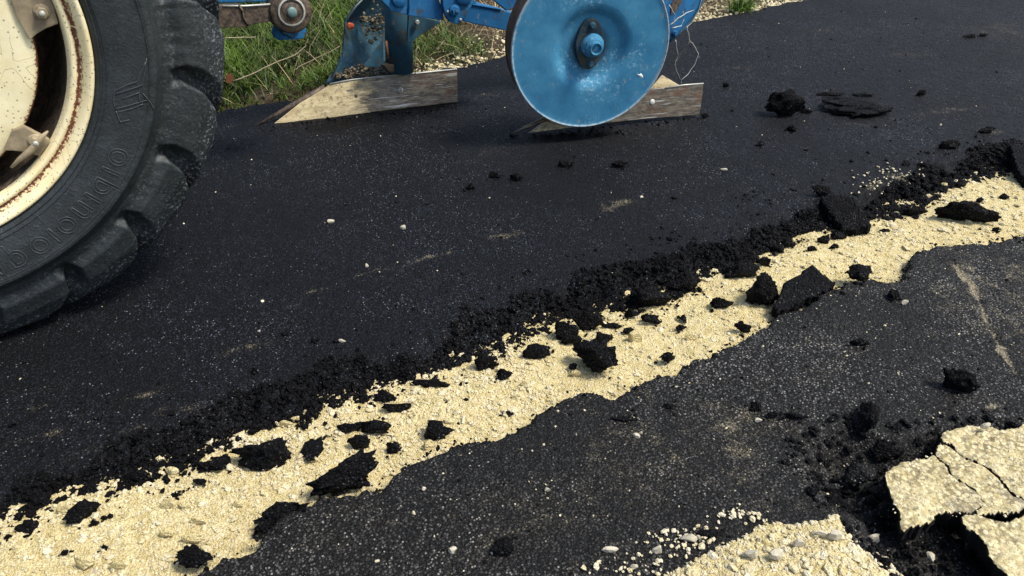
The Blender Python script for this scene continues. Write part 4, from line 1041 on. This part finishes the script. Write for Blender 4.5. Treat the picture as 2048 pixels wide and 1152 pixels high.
def steel_plate(name, px, p0, n, thick, mud_dir=None, mat=M_STEEL, parent=None, grid=.012, mudc=None):
    """gridded plate so that the mud can follow a traced patch"""
    pts = np.array([T(x, y, p0, n) for x, y in px]); nn = np.array(n, float); nn /= np.linalg.norm(nn)
    if np.dot(nn, O-pts[0]) < 0: nn = -nn
    o = plate(name, pts, thick, -nn, mat, parent, .0025)
    return o, pts, nn
def set_mud(o, fn):
    me = o.data; n_ = len(me.vertices); co = np.empty(n_*3, np.float32); me.vertices.foreach_get('co', co)
    fattr(me, 'mud', [fn(p) for p in co.reshape(-1, 3)])
def subdivide(o, cuts=3):
    bm = bmesh.new(); bm.from_mesh(o.data); bmesh.ops.triangulate(bm, faces=bm.faces)
    for _ in range(cuts):
        es = [e for e in bm.edges if e.calc_length() > .03]
        if es: bmesh.ops.subdivide_edges(bm, edges=es, cuts=1); bmesh.ops.triangulate(bm, faces=bm.faces)
    bm.to_mesh(o.data); bm.free()

# first body: share, point, mouldboard, leg
d1 = np.array([1.451-.686, 2.841-3.026, 0]); d1 /= np.linalg.norm(d1)
n1 = np.array([d1[1], -d1[0], 0]); n1 = n1*math.cos(R(20))+np.array([0, 0, math.sin(R(20))])
p1 = np.array([.686, 3.026, .012])
share, sp_, nn1 = steel_plate('share', [(548, 247), (572, 228), (600, 206), (640, 182), (664, 166), (700, 160), (760, 153), (840, 146), (914, 138), (915, 172), (916, 204), (860, 211), (780, 220), (700, 230), (640, 239), (580, 246)], p1, n1, .012, parent=pg)
subdivide(share)
tipw = T(548, 247, p1, n1)
set_mud(share, lambda p: float(np.clip(1.25-1.75*math.hypot(p[0]-tipw[0]-.18, p[1]-tipw[1])/.52, -.15, 1)))
tube('worn_edge', [T(x, y, p1+nn1*.001, n1) for x, y in ((660, 168), (700, 160), (760, 153), (840, 146), (914, 138))], .0035, M_EDGE, share, 6)
bh = T(801, 180, p1-n1*-.003, n1)
disc_part('share_bolt', bh, nn1, .012, .004, M_EDGE, share, 16, .008)
disc_part('share_bolt', T(712, 192, p1+nn1*.002, n1), nn1, .007, .004, M_IRON, share, 12)
tube('share_point', [T(x, y, p1-nn1*k, n1) for (x, y), k in (((508, 253), .004), ((560, 225), .012), ((610, 197), .016), ((650, 175), .016))], [.002, .010, .014, .014], M_IRON, pg, 8)
# mouldboard: curved sheet behind the share
rows = [((650, 168), (790, 152), 0, .02), ((672, 140), (800, 140), .03, .07), ((686, 110), (800, 110), .05, .11), ((690, 75), (800, 70), .06, .12), ((692, 42), (800, 35), .05, .10), ((714, 12), (800, 0), .02, .07), ((742, -18), (800, -30), -.01, .03)]
bm = bmesh.new(); gridv = []
for (a, b, da, db) in rows:
    rw = []
    for k in range(9):
        t = k/8; x = a[0]+(b[0]-a[0])*t; y = a[1]+(b[1]-a[1])*t; dpt = da+(db-da)*t + .05*math.sin(t*math.pi)
        rw.append(bm.verts.new(Vector(T(x, y, p1-nn1*(.01+dpt), n1))))
    gridv.append(rw)
for A_, B_ in zip(gridv[:-1], gridv[1:]):
    for k in range(8): bm.faces.new((A_[k], A_[k+1], B_[k+1], B_[k]))
bmesh.ops.subdivide_edges(bm, edges=list(bm.edges), cuts=2, use_grid_fill=True, smooth=.6)
mb = link('mouldboard', bm_mesh('mouldboard', bm), M_BLUED, pg, True); md = mb.modifiers.new('t', 'SOLIDIFY'); md.thickness = .010
tube('mouldboard_edge', [T(x, y, p1-nn1*k, n1) for (x, y), k in (((664, 152), .02), ((680, 122), .04), ((688, 92), .062), ((691, 60), .062), ((692, 42), .058))], .0028, M_BLUED, mb, 6)
tube('mouldboard_edge', [T(x, y, p1-nn1*k, n1) for (x, y), k in (((692, 42), .058), ((712, 13), .03), ((735, -12), .0))], .0035, M_EDGE, mb, 6)
oc = T(701, 50, p1-nn1*.045, n1)
V, Fc = lump_mesh(900, .018, .006, .022, 2, .3)
link('orange_paint_patch', mesh_np('orange_paint_patch', V+oc, Fc), M_ORANGE, mb, True)
# leg column
LY = 2.93
la, lb_ = T(796, -60, (0, LY, 0), PLN), T(799, 142, (0, LY, 0), PLN)
leg = tube('leg', [la, la*.5+lb_*.5, lb_], .058, M_BLUED, pg, 28)
plate('leg_brace', PT([(728, 134), (766, 82), (768, 134)], LY-.01), .012, (0, 1, 0), M_BLUED, pg, .002)
plate('leg_foot', PT([(768, 132), (822, 124), (838, 136), (780, 146)], LY-.04), .06, (0, 1, 0), M_STEEL, pg, .003)
tube('rust_streak_pipe', PT([(772, 82), (774, 100), (776, 118)], LY-.05), .006, M_RUST, leg, 6)
plate('landside', [T(x, y, (0, 2.99, 0), PLN) for x, y in ((790, 150), (915, 138), (915, 175), (790, 190))], .012, (0, 1, 0), M_STEEL, pg, .002)
# dirt lodged on the share and in the frog
P_ = []; S_ = []
for _ in range(420):
    t = rng.uniform(0, 1); x = 672+158*t; top = 152-22*math.sin(math.pi*min(1, t*1.15)) - 4
    y = rng.uniform(top, 158-10*t)
    P_.append(T(x, y, p1-nn1*rng.uniform(.0, .07), n1)); S_.append(float(np.exp(rng.normal(-5.1, .35))))
for _ in range(150):
    x = rng.normal(748, 14); y = rng.normal(48, 14)
    P_.append(T(x, y, p1-nn1*rng.uniform(.04, .07), n1)); S_.append(float(np.exp(rng.normal(-5.0, .3))))
m = NT('lodged_dirt'); n = m.noise(60, 3); sh = m.attr('shade')
M_DIRT = m.done(m.mix(sh, (.045, .035, .022), (.34, .28, .18)), .95, 0, m.bump(n, .5, .003), .2)
o = bulk('lodged_dirt', np.array(P_), np.array(S_), GRAVV, ICO1[1], M_DIRT, rng.uniform(0, 1, len(S_))**1.5)
o.parent = pg; o.matrix_parent_inverse = Matrix.Translation(-pg.location); o['kind'] = 'stuff'

# frame
FY = 2.66
P1 = plate('frame_plate', PT([(762, -60), (762, 0), (780, 18), (783, 22), (822, 32), (888, 41), (886, 20), (878, 0), (876, -60)], FY), .02, (0, 1, 0), M_BLUE, pg, .003)
disc_part('boss', T(800, -2, (0, FY-.012, 0), PLN), (0, -1, 0), .030, .014, M_BLUE, P1, 28, 0, .003)
tube('weld_bead', PT([(820, -30), (819, 4), (816, 28)], FY-.003), .004, M_BLUE, P1, 6)
plate('stiffener', PT([(818, 28), (884, 44), (870, 52), (838, 72), (822, 86), (815, 84)], FY+.14), .015, (0, 1, 0), M_BLUED, pg, .002)
nb1 = T(834, 44, (0, FY+.125, 0), PLN); disc_part('washer', nb1, (0, -1, 0), .013, .004, M_BLUED, pg, 18, 0, .001); nut('nut', nb1+[0, -.008, 0], (0, -1, 0), .009, .009, M_EDGE, pg)
P2 = plate('coulter_clamp', PT([(886, -60), (886, 12), (892, 32), (900, 44), (915, 49), (925, 42), (930, 32), (946, 8), (970, -60)], FY-.03), .022, (0, 1, 0), M_BLUE, pg, .004)
cb = T(910, 22, (0, FY-.045, 0), PLN)
disc_part('washer', cb, (0, -1, 0), .022, .008, M_BLUE, P2, 24, 0, .002); nut('nut', cb+[0, -.014, 0], (0, -1, 0), .017, .015, M_BLUE, P2, .4); disc_part('bolt_end', cb+[0, -.02, 0], (0, -1, 0), .008, .01, M_BLUED, P2, 14)
disc_part('washer', T(897, 24, (0, FY-.036, 0), PLN), (0, -1, 0), .006, .005, M_EDGE, P2, 12); disc_part('washer', T(922, 40, (0, FY-.036, 0), PLN), (0, -1, 0), .006, .005, M_EDGE, P2, 12)
disc_part('boss', T(930, -10, (0, FY-.040, 0), PLN), (0, -1, 0), .038, .012, M_BLUE, P2, 28, 0, .003)
B2 = plate('beam', PT([(920, -40), (955, 8), (1005, 20), (1040, 30), (1040, 68), (996, 58), (926, 43)], FY), .07, (0, 1, 0), M_BLUE, pg, .004)
tube('beam_edge', PT([(944, 9), (975, 14), (1002, 19)], FY-.002), .004, M_BLUE, B2, 6)
plate('frame_plate', PT([(975, -40), (985, -2), (1014, 22), (1040, 10), (1052, -40)], FY-.12), .02, (0, 1, 0), M_BLUE, pg, .003)

# second body behind the wheel
d2 = np.array([2.266-1.55, 2.172-2.40, 0]); d2 /= np.linalg.norm(d2)
n2 = np.array([d2[1], -d2[0], 0]); n2 = n2*math.cos(R(18))+np.array([0, 0, math.sin(R(18))])
d2a = G(1060, 266, .01); p2 = d2a
d2b = G(1400, 231, .01); dd2 = d2b-d2a; dd2 /= np.linalg.norm(dd2)
n2 = np.array([dd2[1], -dd2[0], 0])*math.cos(R(18))+np.array([0, 0, math.sin(R(18))])
share2, _, nn2 = steel_plate('share', [(1058, 266), (1095, 240), (1150, 205), (1230, 178), (1330, 176), (1368, 170), (1407, 167), (1404, 200), (1399, 230), (1340, 234), (1250, 242), (1160, 253)], p2, n2, .012, parent=pg)
subdivide(share2)
tube('worn_edge', [T(x, y, p2+nn2*.001, n2) for x, y in ((1330, 176), (1368, 170), (1407, 167))], .003, M_EDGE, share2, 6)
s2l = T(1080, 255, p2, n2)
set_mud(share2, lambda p: float(np.clip(.55-1.3*math.hypot(p[0]-s2l[0], p[1]-s2l[1]), -.2, 1)))
disc_part('share_bolt', T(1305, 204, p2+nn2*.004, n2), nn2, .012, .006, M_EDGE, share2, 16, 0)
tube('share_point', [T(x, y, p2+nn2*.012, n2) for x, y in ((1019, 269), (1050, 255), (1080, 243), (1100, 232), (1130, 222))], [.0015, .007, .010, .011, .011], M_STEEL, pg, 8)
w2 = plate('mouldboard_foot', [T(x, y, p2-nn2*.03, n2) for x, y in ((1290, 190), (1325, 150), (1368, 176), (1368, 186))], .01, -nn2, M_STEEL, pg, .002)
fattr(w2.data, 'mud', np.ones(len(w2.data.vertices)))
# rear bracket right of the wheel
RB = 2.62
rbk = plate('rear_bracket', PT([(1325, -230), (1395, -230), (1408, 0), (1396, 26), (1376, 56), (1356, 72), (1336, 88), (1320, 80)], RB), .02, (0, 1, 0), M_BLUE, pg, .003)
tube('bracket_rib', PT([(1410, -20), (1404, 6), (1388, 34), (1366, 60), (1340, 82)], RB-.006), .006, M_BLUED, rbk, 6)
rb1 = T(1350, 67, (0, RB-.012, 0), PLN); disc_part('washer', rb1, (0, -1, 0), .014, .006, M_BLUE, rbk, 18); nut('nut', rb1+[0, -.009, 0], (0, -1, 0), .010, .01, M_BLUE, rbk)
plate('slot_liner', PT([(1343, 10), (1358, -20), (1364, 2), (1352, 24), (1342, 28)], RB-.004), .003, (0, 1, 0), M_IRON, rbk, 0)
# top frame members above the frame edge of the photo: main beam and headstock
tube('main_beam', [(.55, 3.0, .72), (2.6, 2.60, .66)], .05, M_BLUE, pg, 4)
tube('headstock', [(.28, 2.72, .40), (.30, 2.80, .95), (.55, 3.0, .72)], .03, M_BLUE, pg, 6)
tube('leg', [(2.10, 2.64, .66), (2.05, 2.50, .05)], .05, M_BLUED, pg, 20)

# gauge wheel
na = R(252.5-360)
nx_ = np.array([math.cos(na), math.sin(na), 0])
GZ = .06; GC = G(1174, 254, GZ); GR = .3225; GS = (H-GZ)/H
q = Vector((0, -1, 0)).rotation_difference(Vector(nx_)).to_matrix().to_4x4()
GM = Matrix.Translation((GC[0], GC[1], GZ+GR*GS)) @ q @ Matrix.Scale(GS, 4)
def ang_g(rr, y):  # helper for local coordinates on the wheel
    return None
gp_ = [(.0002, .028), (.060, .027), (.110, .026), (.124, .0235), (.134, .017), (.145, .009), (.156, .004), (.168, .0012), (.185, .0005), (.22, .001), (.26, .002), (.300, .003), (.314, .0022), (.3185, -.001), (.3215, .001), (.3225, .006)]
prg = []
for (r0_, y0_), (r1_, y1_) in zip(gp_[:-1], gp_[1:]):
    for k in range(3): t = k/3; prg.append((r0_+(r1_-r0_)*t, y0_+(y1_-y0_)*t))
prg.append(gp_[-1])
prg = [(a, b, float(.8*smooth(.308, .320, np.array(a))), (.85*float(smooth(.100, .055, np.array(a))))) for a, b in prg]
gw = link('gauge_wheel', lathe_mesh('gauge_wheel', prg, 180, GM, ('wear', 'grime'), jitter=lambda a, b, c: (a, b+.0012*fbm(a*np.cos(c)*10, a*np.sin(c)*10, 1.5, 3, 5))), M_DISC, pg, True)
link('wheel_band', lathe_mesh('wheel_band', [(.3170, .006), (.3195, .006), (.3200, .012), (.316, .020), (.3165, .10), (.319, .115), (.316, .12), (.30, .121)], 160, GM), M_RUST, gw, True)
def gpt(x, y, z): return GM @ Vector((x, y, z))
# diamond bearing flange with two bolts
fl = []
for k in range(40):
    a = 2*math.pi*k/40; s_ = abs(math.sin(a)); rr = .062+.036*s_**4
    fl.append(tuple(gpt(-.004+rr*math.cos(a)*.95, .010, rr*math.sin(a)+.012)))
M_GREASE = blue_mat('greasy_blue_paint', (.006, .016, .024), (.018, .055, .085), (.08, .16, .20), .4, .6)
flg = plate('bearing_flange', fl, .014, -nx_, M_GREASE, gw, .003)
hub_prof = [(.046, .020), (.046, .004), (.043, -.004), (.040, -.008), (.036, -.010), (.036, -.020), (.034, -.024), (.030, -.026), (.026, -.026), (.025, -.040), (.0235, -.043), (.019, -.043), (.0175, -.036), (.0165, -.033), (.012, -.033), (.010, -.037), (.0002, -.038)]
link('hub', lathe_mesh('hub', [(a, b, 0, 0) for a, b in hub_prof], 48, GM @ Matrix.Translation((.004, 0, .008)), ('wear', 'grime')), M_DISC, gw, True)
for zz_ in (.085, -.062):
    c = gpt(0, .004, zz_); disc_part('washer', c, nx_, .0125, .004, M_BLUED, gw, 16); nut('nut', c+Vector(nx_)*.009, nx_, .0095, .010, M_BLUED, gw, .4)
tube('wheel_axle', [gpt(0, .03, 0), gpt(0, .20, 0), gpt(0, .26, .0)], .022, M_IRON, gw, 12)
plate('wheel_arm', [gpt(-.03, .20, -.03), gpt(.03, .20, -.03), gpt(.03, .20, .36), gpt(-.03, .20, .36)], .02, -nx_, M_BLUE, pg, .003)
V, Fc = lump_mesh(911, .017, .0016, .010, 2, .35)
ch_ = [(GM @ Vector((.215+v[0], .0015+v[1], -.125+v[2]-v[0]*.5)))[:] for v in V]
link('paint_chip', mesh_np('paint_chip', np.array(ch_), Fc), M_WHITE, gw, True)

# straw caught on the plough, twigs and a dead leaf in the grass
SY = 2.45
def S(px, y=SY): return [T(a, b, (0, y, 0), PLN) for a, b in px]
gX = 'straw stalks hanging from the rear bracket of the plough'
stalk(S([(1374, 52), (1378, 78), (1388, 92), (1397, 107), (1391, 126), (1378, 146), (1363, 160), (1363, 170)]), .0021, M_EDGE, 'kinked straw stalk looping right from the rear bracket down to the share', group=gX)
stalk(S([(1351, 80), (1354, 100), (1356, 112), (1350, 130), (1355, 146), (1361, 160)], 2.44), .0018, M_EDGE, 'nearly upright straw stalk hanging closest to the blue wheel', group=gX)
stalk(S([(1380, 82), (1370, 98), (1358, 115), (1352, 130), (1346, 168)], 2.46), .0018, M_IRON, 'dark stalk crossing behind the two pale ones', group=gX)
for i, pp in enumerate([[(1340, 50), (1356, 36), (1372, 26), (1388, 20)], [(1344, 56), (1362, 52), (1368, 40), (1366, 22)], [(1338, 10), (1350, 30), (1346, 52)], [(1404, -6), (1398, 20), (1386, 42), (1372, 56)]]):
    stalk(S(pp, RB-.03), .0022, M_EDGE, ['pale straw lying slantwise across the rear bracket', 'straw bent round the middle of the rear bracket', 'short straw beside the slot of the rear bracket', 'straw along the outer edge of the rear bracket'][i], group='straw caught on the rear bracket')
m = NT('twig'); M_TWIG = m.done(m.mix(m.noise(80, 3), (.20, .15, .09), (.42, .36, .24)), .8)
gt = 'twigs lying in the verge grass'
stalk(S([(466, 162), (500, 150), (545, 128), (590, 110), (612, 92), (616, 78)], 3.25), .003, M_TWIG, 'long twig in the grass reaching from the tyre to the hitch bracket', 'twig', 'twig', gt)
stalk(S([(590, 140), (600, 132), (650, 108), (680, 92)], 3.3), .0022, M_TWIG, 'thin twig in the grass left of the mouldboard', 'twig', 'twig', gt)
stalk(S([(616, 118), (620, 92), (634, 70), (640, 60)], 3.3), .002, M_TWIG, 'twig standing up under the hitch bracket', 'twig', 'twig', gt)
stalk(S([(450, 76), (480, 75), (512, 74)], 3.4), .0028, M_TWIG, 'short pale twig beside the tyre below the lower link', 'twig', 'twig', gt)
stalk(S([(831, 140), (832, 98), (836, 94), (842, 104)], 3.35), .0022, M_TWIG, 'bent straw standing just right of the plough leg', 'straw', 'straw_stalk')
lf = S([(452, 150), (462, 147), (468, 156), (462, 167), (452, 165)], 3.22); lc = np.mean(lf, 0)
o = plate('dead_leaf', [p-lc for p in lf], .002, (0, 1, 0), M_LEAF, None, 0); o.location = lc
tag(o, 'small red brown dead leaf in the grass against the tyre', 'leaf')

for o in bpy.data.objects:
    if o.parent is None and o.type == 'MESH' and 'label' not in o: print('UNLABELLED', o.name)
